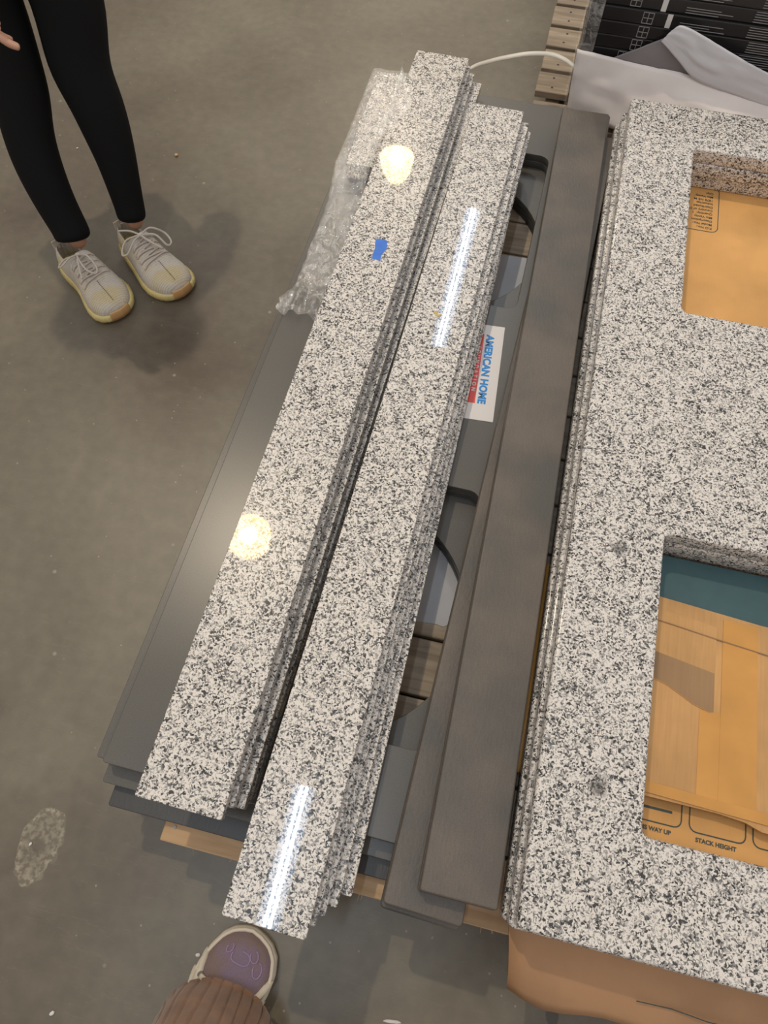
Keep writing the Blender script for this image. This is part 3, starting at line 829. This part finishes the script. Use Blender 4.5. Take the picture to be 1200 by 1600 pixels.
W_IN = [(0, 0), (.02, .017), (.06, .026), (.14, .031), (.25, .032), (.38, .031), (.5, .034), (.62, .041), (.74, .046), (.84, .0455), (.92, .0385), (.965, .0275), (.99, .013), (1, 0)]
W_OUT = [(0, 0), (.02, .017), (.06, .026), (.14, .031), (.25, .034), (.38, .038), (.5, .043), (.62, .048), (.74, .049), (.84, .043), (.92, .034), (.965, .0235), (.99, .011), (1, 0)]
def lerp_tab(tab, t):
    for (a, va), (b, vb) in zip(tab, tab[1:]):
        if t <= b: return va + (vb - va) * (t - a) / (b - a) if b > a else va
    return tab[-1][1]
TS = [0, .005, .02, .045, .08] + [.12 + .04 * k for k in range(19)] + [.875, .905, .93, .95, .968, .982, .992, 1]

class ShoeShape:
    def __init__(s, L, inner, heights, rim, sole_t, open_end, wscale=1.0):
        s.L, s.inner, s.H, s.rim, s.sole, s.oe, s.ws = L, inner, heights, rim, sole_t, open_end, wscale
    def w(s, t, side, k=1.0):
        tab = W_IN if side * s.inner > 0 else W_OUT
        return (lerp_tab(tab, t) * .5 + (lerp_tab(tab, max(0, t - .02)) + lerp_tab(tab, min(1, t + .02))) * .25 if .06 < t < .9 else lerp_tab(tab, t)) * s.L / .29 * s.ws * k
    def P(s, t, v):
        """v in -1..1 across the upper (0 = middle); in the opening |v| starts at the rim"""
        side = 1 if v >= 0 else -1
        a_max = 90 if t >= s.oe else (60 if t < s.oe - .10 else 60 + 30 * (t - s.oe + .10) / .10)
        a = math.radians(a_max * (1 - abs(v)))
        w = s.w(t, side) * .97; h = lerp_tab(s.H, t)
        zs = lerp_tab(s.sole, t) - .004
        x = side * w * max(0, math.cos(a)) ** .62
        hh = h if t >= s.oe else h / math.sin(math.radians(a_max)) ** .8
        z = zs + (hh - zs) * math.sin(a) ** .8
        return Vector((x, (t - .5) * s.L * .985, z))

def make_shoe(parent, shape, loc, rz, m_up, m_sole, ribs, name, label):
    bm = bmesh.new(); K = 14
    for side in (-1, 1):
        g = []
        for t in TS:
            g.append([bm.verts.new(shape.P(t, side * (1 - k / K) if k < K else side * 1e-6)) for k in range(K + 1)])
        for a, b in zip(g, g[1:]):
            for k in range(K):
                try: bm.faces.new((a[k], a[k + 1], b[k + 1], b[k]))
                except ValueError: pass
    bmesh.ops.remove_doubles(bm, verts=bm.verts, dist=.0004)
    up = bm_obj(name, bm, m_up, parent, loc, rz, smooth=True)
    up['label'] = label
    m = up.modifiers.new('s', 'SOLIDIFY'); m.thickness = .003; m.offset = -1
    # sole
    bm = bmesh.new(); rings = []
    lv = [(0.0, .88), (.12, .985), (.5, 1.05), (.85, 1.03), (1.0, .97)]
    ts = [i / 150 for i in range(151)]
    def outl(k, zf):
        pts = []
        for side in (1, -1):
            for t in (ts if side == 1 else ts[::-1][1:-1]):
                w = shape.w(t, side, k)
                rib = (1 + .035 * math.sin(t * 2 * math.pi * ribs) * (zf > .05) * (zf < .95)) if ribs else 1
                z = lerp_tab(shape.sole, t) * zf + (.006 * max(0, (t - .8) / .2) ** 2 if zf < .2 else 0)
                pts.append((side * w * rib + (.0012 * side), (t - .5) * shape.L * (1 + (k - .97) * .3), z))
        return pts
    for zf, k in lv: rings.append([bm.verts.new(p) for p in outl(k, zf)])
    n = len(rings[0])
    for a, b in zip(rings, rings[1:]):
        for i in range(n): bm.faces.new((a[i], a[(i + 1) % n], b[(i + 1) % n], b[i]))
    bm.faces.new(rings[0][::-1]); bm.faces.new(rings[-1])
    bm_obj('sole', bm, m_sole, up, smooth=True)
    return up

def knit_mat(name, c1, c2, c3, knit=700, line=0.0):
    m, nt, b = mat_new(name)
    v = coords(nt, rnd=False)
    n = N(nt, 'ShaderNodeTexNoise', Scale=14.0, Detail=3.0); nt.links.new(v, n.inputs['Vector'])
    r = ramp(nt, [(.36, c1), (.52, c2), (.68, c3)]); nt.links.new(n.outputs['Fac'], r.inputs[0])
    vv = coords(nt, rnd=False, scale=(1, 1, .5)); w = N(nt, 'ShaderNodeTexVoronoi', Scale=knit); nt.links.new(vv, w.inputs['Vector'])
    r2 = ramp(nt, [(.0, 1.0), (.75, .72)]); nt.links.new(w.outputs['Distance'], r2.inputs[0])
    c = mixc(nt, .8, r.outputs[0], r2.outputs[0], 'MULTIPLY')
    if line:
        wv = N(nt, 'ShaderNodeTexWave', Scale=line, Distortion=2.0); wv.bands_direction = 'Y'; nt.links.new(v, wv.inputs['Vector'])
        r3 = ramp(nt, [(.15, .80), (.4, 1.0)]); nt.links.new(wv.outputs['Fac'], r3.inputs[0])
        c = mixc(nt, .8, c, r3.outputs[0], 'MULTIPLY')
    nt.links.new(c, b.inputs['Base Color']); b.inputs['Roughness'].default_value = .85
    bump(nt, b, w.outputs['Distance'], .5, .001)
    return m
M_KNIT = knit_mat('cream_knit', (.66, .61, .55), (.74, .66, .56), (.72, .60, .36), 600, 55)
M_SOLEY = plain('yellowed_sole', (.70, .57, .24), 0.35, nscale=20, var=.10)
M_TOE = plain('gum_toe', (.62, .36, .15), 0.4)
M_LACE = plain('cream_lace', (.60, .53, .46), 0.8, nscale=900, nstr=.4)
M_STITCH = plain('stitching', (.22, .19, .15), 0.8)
M_LEG = plain('black_leggings', (.0045, .0045, .005), 0.85, spec=.25, nscale=500, nstr=.2)
M_SKIN = plain('skin', (.56, .30, .20), 0.5, nscale=60, var=.05)
M_SHIRT = plain('black_top', (.01, .01, .012), 0.8)
M_HAIR = plain('dark_hair', (.03, .018, .012), 0.5, nscale=80, nstr=.5)
M_EYE = plain('eye', (.75, .73, .70), 0.2)
M_LIP = plain('lips', (.42, .16, .13), 0.5)

SN_H = [(0, .074), (.05, .078), (.14, .072), (.24, .068), (.31, .084), (.37, .106), (.45, .098), (.56, .078), (.68, .064), (.8, .057), (.9, .050), (.96, .042), (1, .024)]
SN_S = [(0, .040), (.3, .034), (.6, .027), (.85, .024), (1, .026)]
def sneaker(parent, loc, rz, inner, variant):
    sh = ShoeShape(.288, inner, SN_H, None, SN_S, .37, 1.12)
    up = make_shoe(parent, sh, loc, rz, M_KNIT, M_SOLEY, 42, 'sneaker', 'cream knit sneaker with yellowed ribbed sole')
    bm = bmesh.new()
    def SP(t, v, off=.0035): p = sh.P(t, v); return p + Vector((v * off, -off * .1, off))
    for k in range(7):                                             # crossing rows
        t0 = .44 + k * .030; s = 1 if k % 2 else -1
        add_tube(bm, smooth_pts([SP(t0, s * .42, .001), SP(t0 + .006, s * .2), SP(t0 + .014, 0), SP(t0 + .024, -s * .2), SP(t0 + .034, -s * .40, .001)], 4), .0024, 7)
        if k < 5: add_tube(bm, smooth_pts([SP(t0 + .016, -s * .42, .001), SP(t0 + .02, -s * .2), SP(t0 + .03, -s * .05)], 4), .0022, 7)
    kn = sh.P(.43, 0) + Vector((0, 0, .009))
    bmesh.ops.create_icosphere(bm, subdivisions=2, radius=.007, matrix=Matrix.Translation(kn) @ Matrix.Diagonal((1.2, 1, .8, 1)))
    if variant == 0:
        loops = [[(0, 0, 0), (.022, .012, .012), (.045, .018, .008), (.050, .004, .0), (.030, -.004, .004), (0, 0, 0)],
                 [(0, 0, 0), (-.012, .028, .008), (-.014, .062, -.008), (-.004, .078, -.014), (.008, .058, -.006), (.006, .02, .006), (0, 0, 0)],
                 [(0, 0, 0), (.012, .03, .004), (.024, .058, -.012), (.026, .066, -.016)]]
    else:
        loops = [[(0, 0, 0), (.026, .022, .010), (.052, .030, -.006), (.060, .012, -.012), (.036, -.004, .004), (0, 0, 0)],
                 [(0, 0, 0), (-.026, .006, .008), (-.050, .022, -.014), (-.050, .050, -.026), (-.036, .056, -.024), (-.026, .026, -.002), (0, 0, 0)],
                 [(0, 0, 0), (.014, -.016, .012), (.030, -.030, .016), (.036, -.034, .016)],
                 [(0, 0, 0), (-.004, .03, -.002), (-.02, .066, -.018)]]
    for lp in loops: add_tube(bm, smooth_pts([kn + Vector(p) for p in lp], 6), .0024, 7)
    bm_obj('laces', bm, M_LACE, up, smooth=True)
    bm = bmesh.new()
    for k in range(14):
        t = .665 + k * .0185; add_tube(bm, [SP(t, 0, .0006), SP(t + .010, .0, .0006)], .0011, 5)
    bm_obj('seam', bm, M_STITCH, up)
    # gum coloured toe bumper
    bm = bmesh.new(); rows = []
    for j in range(5):
        zf = [.35, .7, 1.0, 1.15, 1.3][j]; row = []
        for i in range(17):
            q = (i / 16 - .5) * 2; t = 1 - .026 * q * q
            w = sh.w(t, 1 if q > 0 else -1, 1.03) if abs(q) > .01 else 0
            k = 1.055 if zf <= 1.0 else (1.03 if zf < 1.2 else .98)
            row.append(bm.verts.new((math.copysign(w, q) * k, (t - .5) * sh.L * (1.012 if zf <= 1 else (1.0 if zf < 1.2 else .985)) * 1.008, lerp_tab(SN_S, t) * zf + .001)))
        rows.append(row)
    for a, b in zip(rows, rows[1:]):
        for i in range(16): bm.faces.new((a[i], a[i + 1], b[i + 1], b[i]))
    o = bm_obj('toe_patch', bm, M_TOE, up, smooth=True); m = o.modifiers.new('s', 'SOLIDIFY'); m.thickness = .0015; m.offset = 1
    # heel tab
    hp = sh.P(.02, 1e-6); bm = bmesh.new(); add_box(bm, hp + Vector((0, .002, .004)), (.016, .004, .026)); o = bm_obj('heel_tab', bm, M_KNIT, up); bevel(o, .0015)
    return up

def hand_verts(V, E, wrist_i, wrist, d, palm_n, side, curl=.5, s=1.0):
    """palm chain plus five finger chains; d = hand direction, palm_n = palm normal, side = thumb direction"""
    d = Vector(d).normalized(); n = Vector(palm_n).normalized(); t = Vector(side).normalized()
    i0 = len(V); V.append((tuple(wrist + d * .030 * s), (.026 * s, .014 * s))); E.append((wrist_i, i0))
    V.append((tuple(wrist + d * .060 * s), (.034 * s, .013 * s))); E.append((i0, i0 + 1))
    V.append((tuple(wrist + d * .082 * s), (.034 * s, .012 * s))); E.append((i0 + 1, i0 + 2))
    return [(wrist + d * .080 * s + t * o * s, L * s, d, n) for o, L in ((.027, .068), (.009, .076), (-.009, .071), (-.026, .055))], (wrist + d * .035 * s + t * .022 * s)

def finger_parts(bones, thumb_base, d, n, t, curl, s=1.0):
    out = []
    d = Vector(d).normalized(); n = Vector(n).normalized(); t = Vector(t).normalized()
    for base, L, _, _ in bones:
        p = base - d * .02 * s; V = [(tuple(p), .0085 * s)]; E = []; a = .15; q = base; V.append((tuple(q), .0085 * s)); E.append((0, 1))
        for k, f in enumerate((.42, .32, .26)):
            q = q + (d * math.cos(a) + n * math.sin(a)) * L * f; a += curl
            V.append((tuple(q), (.008, .0072, .0058)[k] * s)); E.append((k + 1, k + 2))
        out.append((V, E))
    V = [(tuple(thumb_base - t * .012 * s), .010 * s)]; E = []; q = thumb_base; dirs = [(d * .6 + t * .8 + n * .1), (d * .8 + t * .5 + n * .25), (d * .95 + t * .2 + n * .35)]
    for k, (dd, L) in enumerate(zip(dirs, (.026, .028, .022))):
        q = q + dd.normalized() * L * s; V.append((tuple(q), (.0105, .009, .007)[k] * s)); E.append((k, k + 1))
    out.append((V, E)); return out

def join_meshes(objs, name):
    """merge evaluated pieces into the first object's mesh"""
    bm = bmesh.new()
    for o in objs: bm.from_mesh(o.data)
    me = objs[0].data; bm.to_mesh(me); bm.free()
    me.polygons.foreach_set('use_smooth', [True] * len(me.polygons))
    for o in objs[1:]: D.objects.remove(o)
    return objs[0]

def figure(root, feet, knees, hip, facing, arms, hgt, m_hair, q=1.0, shins=None):
    """continuous skin body: legs, trunk, neck, head, arms, hands. feet/knees: two 3-D points each (their right, their left)"""
    f = Vector((math.cos(facing), math.sin(facing), 0)); r = Vector((f.y, -f.x, 0))      # r = the person's right
    def S(rad): return (rad[0] * q, rad[1] * q) if isinstance(rad, tuple) else rad * q
    U = Vector((0, 0, q * hgt / 1.64)); f = f * q; r = r * q
    hip = Vector(hip); V = [(tuple(hip), S((.12, .085)))]; E = []
    def add(p, rad, par): V.append((tuple(p), S(rad))); E.append((par, len(V) - 1)); return len(V) - 1
    for s, ft, kn in ((1, feet[0], knees[0]), (-1, feet[1], knees[1])):
        hj = hip + r * s * .085 - U * .06
        a = add(hj, .075, 0); kn = Vector(kn); ft = Vector(ft)
        b = add(hj.lerp(kn, .5), .055, a); c = add(kn, .038, b); sh_ = shins[(1 - s) // 2] if shins else (kn.lerp(ft, .33), kn.lerp(ft, .75)); e = add(sh_[0], .036, c); g = add(sh_[1], .027, e); h = add(ft, .027, g)
        add(ft - U * .035, (.024, .022), h)
    a = add(hip + U * .12, (.115, .085), 0); b = add(hip + U * .27, (.125, .09), a)
    c = add(hip + U * .43 - f * .01, (.13, .085), b); nk = add(hip + U * .52 - f * .01, .05, c)
    h0 = add(hip + U * .575 + f * .005, .048, nk); h1 = add(hip + U * .64 + f * .022, (.068, .078), h0)
    h2 = add(hip + U * .72 + f * .015, (.076, .090), h1); add(hip + U * .77, (.055, .062), h2)
    fingers = []
    for s, (el, wr, hd, pn, th, curl) in ((1, arms[0]), (-1, arms[1])):
        shd = hip + U * .425 + r * s * .165
        a = add(shd, .052, c); b = add(shd.lerp(Vector(el), .5), .043, a); e = add(el, .036, b); g = add(Vector(el).lerp(Vector(wr), .5), .033, e); w = add(wr, (.025, .021), g)
        bones, tb = hand_verts(V, E, w, Vector(wr), hd, pn, th, s=q)
        fingers += finger_parts(bones, tb, hd, pn, th, curl, q)
    body = skin_obj('body', V, E, M_SKIN, root)
    fo = [skin_obj('finger', v, e, M_SKIN, root, sub=1) for v, e in fingers]
    join_meshes([body] + fo, 'body')
    hc = hip + U * .675 + f * .02
    RT = Matrix.Rotation(facing - math.pi / 2, 4, 'Z') @ Matrix.Scale(q, 4)
    def blob(name, p, s3, mat):
        bm = bmesh.new(); bmesh.ops.create_icosphere(bm, subdivisions=2, radius=1, matrix=Matrix.Translation(p) @ RT @ Matrix.Diagonal((*s3, 1)))
        o = bm_obj(name, bm, mat, None, smooth=True); o.parent = root; o.matrix_parent_inverse = root.matrix_world.inverted()
    blob('nose', hc + f * .088 - U * .012, (.012, .012, .02), M_SKIN)
    for s in (1, -1):
        blob('ear', hc + r * s * .074, (.008, .012, .026), M_SKIN)
        blob('eye', hc + f * .072 + r * s * .031 + U * .010, (.0125, .0125, .0125), M_EYE)
    blob('mouth', hc + f * .082 - U * .045, (.022, .008, .008), M_LIP)
    bm = bmesh.new()
    bmesh.ops.create_uvsphere(bm, u_segments=32, v_segments=20, radius=1, matrix=Matrix.Translation(hc - f * .012 + U * .028) @ RT @ Matrix.Diagonal((.088, .100, .098, 1)))
    fn = f.normalized()
    kill = [v for v in bm.verts if (v.co - hc).dot(fn) > .045 * q and v.co.z < hc.z + .055 * q]
    bmesh.ops.delete(bm, geom=kill, context='VERTS')
    for v in bm.verts:
        if (v.co - hc).dot(fn) < .0 and v.co.z < hc.z: v.co.z -= (hc.z - v.co.z) * 2.2
    o = bm_obj('hair', bm, m_hair, None, smooth=True); o.parent = root; o.matrix_parent_inverse = root.matrix_world.inverted()
    m = o.modifiers.new('s', 'SOLIDIFY'); m.thickness = .006
    # top
    V2 = [(tuple(hip + U * .02), S((.15, .118)))]; E2 = []
    def add2(p, rad, par): V2.append((tuple(p), S(rad))); E2.append((par, len(V2) - 1)); return len(V2) - 1
    a = add2(hip + U * .13, (.145, .112), 0); b = add2(hip + U * .28, (.152, .117), a); c = add2(hip + U * .43 - f * .01, (.157, .11), b)
    add2(hip + U * .495 - f * .01, .066, c)
    for s, (el, wr, *_r) in ((1, arms[0]), (-1, arms[1])):
        shd = hip + U * .425 + r * s * .165
        a = add2(shd, .068, c); b = add2(shd.lerp(Vector(el), .5), .060, a); e = add2(el, .052, b); add2(Vector(el).lerp(Vector(wr), .9), .040, e)
    skin_obj('jumper', V2, E2, M_SHIRT, root)

# the woman standing at the left
pA = empty('person', (-.90, 1.12, 0)); tag(pA, 'person in black leggings and cream sneakers standing on the left', 'person')
bpy.context.view_layer.update()
facA = math.radians(-38)
fA = Vector((math.cos(facA), math.sin(facA), 0)); rA = Vector((fA.y, -fA.x, 0))
def rel(o, p): return (p[0] - o.location.x, p[1] - o.location.y, p[2])
# shoes: toe directions measured on the floor
def place_sneaker(heel_px, toe_px, inner, var):
    a = at(*heel_px, .035); b = at(*toe_px, .02); d = b - a; ang = math.atan2(d.y, d.x) - math.pi / 2
    c = b - d.normalized() * .144 * Q * .91
    o = sneaker(pA, rel(pA, (c.x, c.y, 0)), ang, inner, var); o.scale = (Q * 1.16, Q * .90, Q * 1.10)
    return o, c, d.normalized()
_, cR, dR = place_sneaker((98, 392), (191, 489), 1, 0)     # their right foot, left in the picture
_, cL, dL = place_sneaker((186, 358), (286, 457), -1, 1)
ankR = at(119, 370, .09); ankL = at(208, 340, .09)
def col(px, py, z): p = at(px, py, z); return (p.x, p.y, z)
kR = col(24, 106, .365); kL = col(122, 100, .368)
hipA = (-1.03, 1.275, .72)
_hA = Vector(hipA)
_dH = (fA * .75 + Vector((0, 0, -.66))).normalized(); _tip = at(3, 78, .57); _wr = _tip - _dH * .122
armsA = [(_wr.lerp(_hA + rA * .14 + Vector((0, 0, .36)), .52) - fA * .05, _wr, _dH, -rA, fA, .35),
         (_hA - rA * .21 + Vector((0, 0, .17)), _hA - rA * .20 + fA * .06 + Vector((0, 0, -.03)), fA * .1 + Vector((0, 0, -1)), rA, fA, .3)]
figure(pA, (tuple(ankR), tuple(ankL)), (kR, kL), hipA, facA, armsA, 1.64, M_HAIR, Q,
       ((col(46, 220, .262), col(88, 316, .155)), (col(172, 220, .24), col(198, 306, .132))))
# leggings
V = [(hipA, (.150 * Q, .112 * Q))]; E = []
def addl(p, rad, par): V.append((tuple(p), rad)); E.append((par, len(V) - 1)); return len(V) - 1
for s, prof in ((1, [((18, 100), .379, .062), ((34, 150), .332, .060), ((41, 200), .282, .0555), ((56, 250), .229, .054), ((78, 300), .175, .0485), ((97, 336), .132, .045), ((112, 362), .103, .043), ((117, 379), .084, .044)]),
                (-1, [((120, 100), .368, .066), ((147, 150), .318, .060), ((166, 200), .262, .0555), ((183, 250), .204, .046), ((196, 300), .143, .039), ((204, 328), .106, .035), ((208, 350), .082, .036)])):
    hj = Vector(hipA) + rA * s * .082 * Q + Vector((0, 0, -.05)); k = col(*prof[0][0], prof[0][1])
    top = col(-10, 0, .468) if s > 0 else col(112, 0, .464)
    a = addl(hj, .092 * Q * 1.05, 0); a = addl(Vector(top), .060 if s > 0 else .076, a)
    for (p_, z_, r_) in prof: a = addl(col(*p_, z_), r_, a)
skin_obj('leggings', V, E, M_LEG, pA)

# the photographer, standing behind the camera; only the left foot and shin are in view
M_CANVAS = knit_mat('purple_canvas', (.22, .16, .19), (.30, .215, .19), (.30, .22, .30), 1200)
M_CREAM = plain('cream_rubber', (.74, .66, .54), 0.5)
def cord_mat():
    m, nt, b = mat_new('brown_corduroy')
    v = coords(nt); n = N(nt, 'ShaderNodeTexNoise', Scale=18.0, Detail=5.0); nt.links.new(v, n.inputs['Vector'])
    r = ramp(nt, [(.35, (.21, .115, .065)), (.65, (.33, .185, .11))]); nt.links.new(n.outputs['Fac'], r.inputs[0]); nt.links.new(r.outputs[0], b.inputs['Base Color'])
    b.inputs['Roughness'].default_value = .95; b.inputs['Sheen Weight'].default_value = .3
    n2 = N(nt, 'ShaderNodeTexNoise', Scale=500.0); nt.links.new(v, n2.inputs['Vector']); bump(nt, b, n2.outputs['Fac'], .5, .001)
    return m
M_CORD = cord_mat()
pB = empty('person', (-.12, -.36, 0)); tag(pB, 'person in brown ribbed trousers and purple shoe, only one foot in view', 'person')
bpy.context.view_layer.update()
facB = math.radians(72); fB = Vector((math.cos(facB), math.sin(facB), 0)); rB = Vector((fB.y, -fB.x, 0))
LO_H = [(0, .075), (.05, .078), (.14, .07), (.24, .062), (.33, .072), (.42, .082), (.5, .074), (.6, .064), (.7, .056), (.8, .049), (.9, .043), (.96, .036), (1, .022)]
LO_S = [(0, .028), (.5, .025), (1, .026)]
def low_shoe(c, ang, inner):
    sh = ShoeShape(.272, inner, LO_H, None, LO_S, .40, 1.22)
    up = make_shoe(pB, sh, rel(pB, c), ang, M_CANVAS, M_CREAM, 0, 'shoe', 'purple canvas shoe with cream rim and stripes')
    def SP(t, v, off=.002): p = sh.P(t, v); return p + Vector((v * off, 0, off))
    def band(name, path, w, mat, off=.0022):
        bm = bmesh.new(); pr = None
        P = []
        for i in range(len(path) - 1):
            for k in range(8): P.append(tuple(a + (b - a) * k / 8 for a, b in zip(path[i], path[i + 1])))
        P.append(path[-1])
        for i, (t, v) in enumerate(P):
            t2, v2 = P[min(i + 1, len(P) - 1)]; t1, v1 = P[max(i - 1, 0)]
            d = SP(t2, v2, off) - SP(t1, v1, off); nn = Vector((d.y, -d.x, 0)).normalized() * w / 2
            q = SP(t, v, off); pa, pb = q + nn, q - nn
            c_ = [bm.verts.new(pa), bm.verts.new(pb)]
            if pr: bm.faces.new((pr[0], pr[1], c_[1], c_[0]))
            pr = c_
        o = bm_obj(name, bm, mat, up, smooth=True); m = o.modifiers.new('s', 'SOLIDIFY'); m.thickness = .0018; m.offset = 0
    for s in (-1, 1):
        band('stripe', [(.83, s * .97), (.79, s * .74), (.74, s * .56), (.66, s * .50)], .009, M_CREAM)
        band('stripe', [(.73, s * .99), (.69, s * .82), (.65, s * .70), (.58, s * .62)], .009, M_CREAM)
    bm = bmesh.new()
    add_tube(bm, smooth_pts([SP(.715, -.46, .002), SP(.705, -.15, .006), SP(.68, .2, .007), SP(.655, .46, .003)], 5), .0045, 8, flat=.5)
    add_tube(bm, smooth_pts([SP(.655, -.46, .002), SP(.65, -.1, .007), SP(.63, .3, .006), SP(.60, .5, .002)], 5), .0045, 8, flat=.5)
    bm_obj('lace', bm, M_CREAM, up, smooth=True)
    bm = bmesh.new(); p = SP(.718, -.48, .001)
    for k in range(16):
        pass
    bmesh.ops.create_cone(bm, cap_ends=True, segments=14, radius1=.0045, radius2=.0045, depth=.002, matrix=Matrix.Translation(p)); bm_obj('eyelet', bm, M_STITCH, up)
    # raised rim around the toe
    bm = bmesh.new(); pts = []
    for k in range(61):
        t = 1 - (abs(k / 60 - .5) * 2) ** 2 * .96; s = 1 if k < 30 else -1
        w = sh.w(t, s, .985); pts.append(Vector((s * w, (t - .5) * sh.L * .985, lerp_tab(LO_S, t) + .0025)))
    add_tube(bm, pts, .0032, 7); bm_obj('rim_piping', bm, M_CREAM, up, smooth=True)
    # loose painted swirl on the toe
    bm = bmesh.new()
    for cx_, cy_, rr in ((.90, .16, .006), (.87, .0, .007), (.85, .3, .008), (.89, -.2, .005)):
        add_tube(bm, [SP(cy0, v0, .0006) for cy0, v0 in [(cx_ + .045 * math.cos(a) * rr / .01, cy_ + .14 * math.sin(a) * rr / .01) for a in [k * .5 for k in range(11)]]], .0012, 5)
    bm_obj('painted_swirl', bm, plain('lilac_paint', (.36, .26, .42), .7), up)
tB = at(398, 1452, .022); bB = at(357, 1541, .04); dB = (Vector((tB.x, tB.y, 0)) - Vector((bB.x, bB.y, 0))).normalized()
cB = Vector((tB.x, tB.y, 0)) - dB * .136
low_shoe((cB.x, cB.y, 0), math.atan2(dB.y, dB.x) - math.pi / 2, 1)
c2 = cB + rB * .23 - fB * .13
low_shoe((c2.x, c2.y, 0), facB - math.pi / 2 - .15, -1)
hipB = Vector((-.02, -.56, .80))
ankB = cB - dB * .062 + Vector((0, 0, .10)); ankB2 = c2 - fB * .062 + Vector((0, 0, .10))
knB = ankB.lerp(hipB - rB * .09, .48) + fB * .02; knB2 = ankB2.lerp(hipB + rB * .09, .48) + fB * .02
armsB = [(hipB + rB * .24 + fB * .02 + Vector((0, 0, .22)), hipB + rB * .16 + fB * .24 + Vector((0, 0, .34)), fB * .9 + Vector((0, 0, .4)), Vector((0, 0, 1)), -rB, .5),
         (hipB - rB * .24 + fB * .02 + Vector((0, 0, .22)), hipB - rB * .10 + fB * .24 + Vector((0, 0, .34)), fB * .9 + Vector((0, 0, .4)), Vector((0, 0, 1)), rB, .5)]
figure(pB, (tuple(ankB2), tuple(ankB)), (tuple(knB2), tuple(knB)), tuple(hipB), facB, armsB, 1.50, M_HAIR, .93)
# ribbed wide trousers
bm = bmesh.new()
def trouser_leg(hem, knee, top, r0, r1, r2):
    path = smooth_pts([hem, hem.lerp(knee, .35), knee, knee.lerp(top, .5), top], 10); n = len(path); rings = []
    for i, p in enumerate(path):
        u = i / (n - 1); R = r0 + (r1 - r0) * min(1, u * 2) if u < .5 else r1 + (r2 - r1) * (u - .5) * 2
        ring = []
        for k in range(240):
            a = 2 * math.pi * k / 240
            rib = -.0028 * max(0, math.cos(a * 30)) ** 8
            fold = .006 * math.sin(a * 3 + u * 5) * (1 - u) + .004 * noise.noise((math.cos(a) * 2, math.sin(a) * 2, u * 14))
            Rr = R + rib + fold
            dz = .010 * math.cos(a - facB) if i == 0 else 0
            ring.append(bm.verts.new(p + Vector((math.cos(a) * Rr, math.sin(a) * Rr * 1.05, dz))))
        rings.append(ring)
    for a, b in zip(rings, rings[1:]):
        for k in range(240): bm.faces.new((a[k], a[(k + 1) % 240], b[(k + 1) % 240], b[k]))
    bm.faces.new(rings[-1])
hemB = at(330, 1636, .066); hemB = Vector((hemB.x, hemB.y, .066)); hemB2 = c2 - fB * .055 + Vector((0, 0, .058))
trouser_leg(hemB, knB, hipB - rB * .08 - Vector((0, 0, .05)), .082, .090, .105)
trouser_leg(hemB2, knB2, hipB + rB * .08 - Vector((0, 0, .05)), .084, .092, .105)
bmesh.ops.create_uvsphere(bm, u_segments=32, v_segments=16, radius=1, matrix=Matrix.Translation(hipB + Vector((0, 0, -.02))) @ Matrix.Rotation(facB - math.pi / 2, 4, 'Z') @ Matrix.Diagonal((.175, .13, .13, 1)))
o = bm_obj('trousers', bm, M_CORD, None, smooth=True); o.parent = pB; o.matrix_parent_inverse = pB.matrix_world.inverted()

# ------------------------------------------------------------------ to true size
for o in list(SC.objects):
    if o.parent is None:
        o.location = o.location * REAL
        if o.type != 'CAMERA': o.scale = o.scale * REAL
    if o.type == 'LIGHT': o.data.energy *= REAL * REAL
bpy.context.view_layer.update()
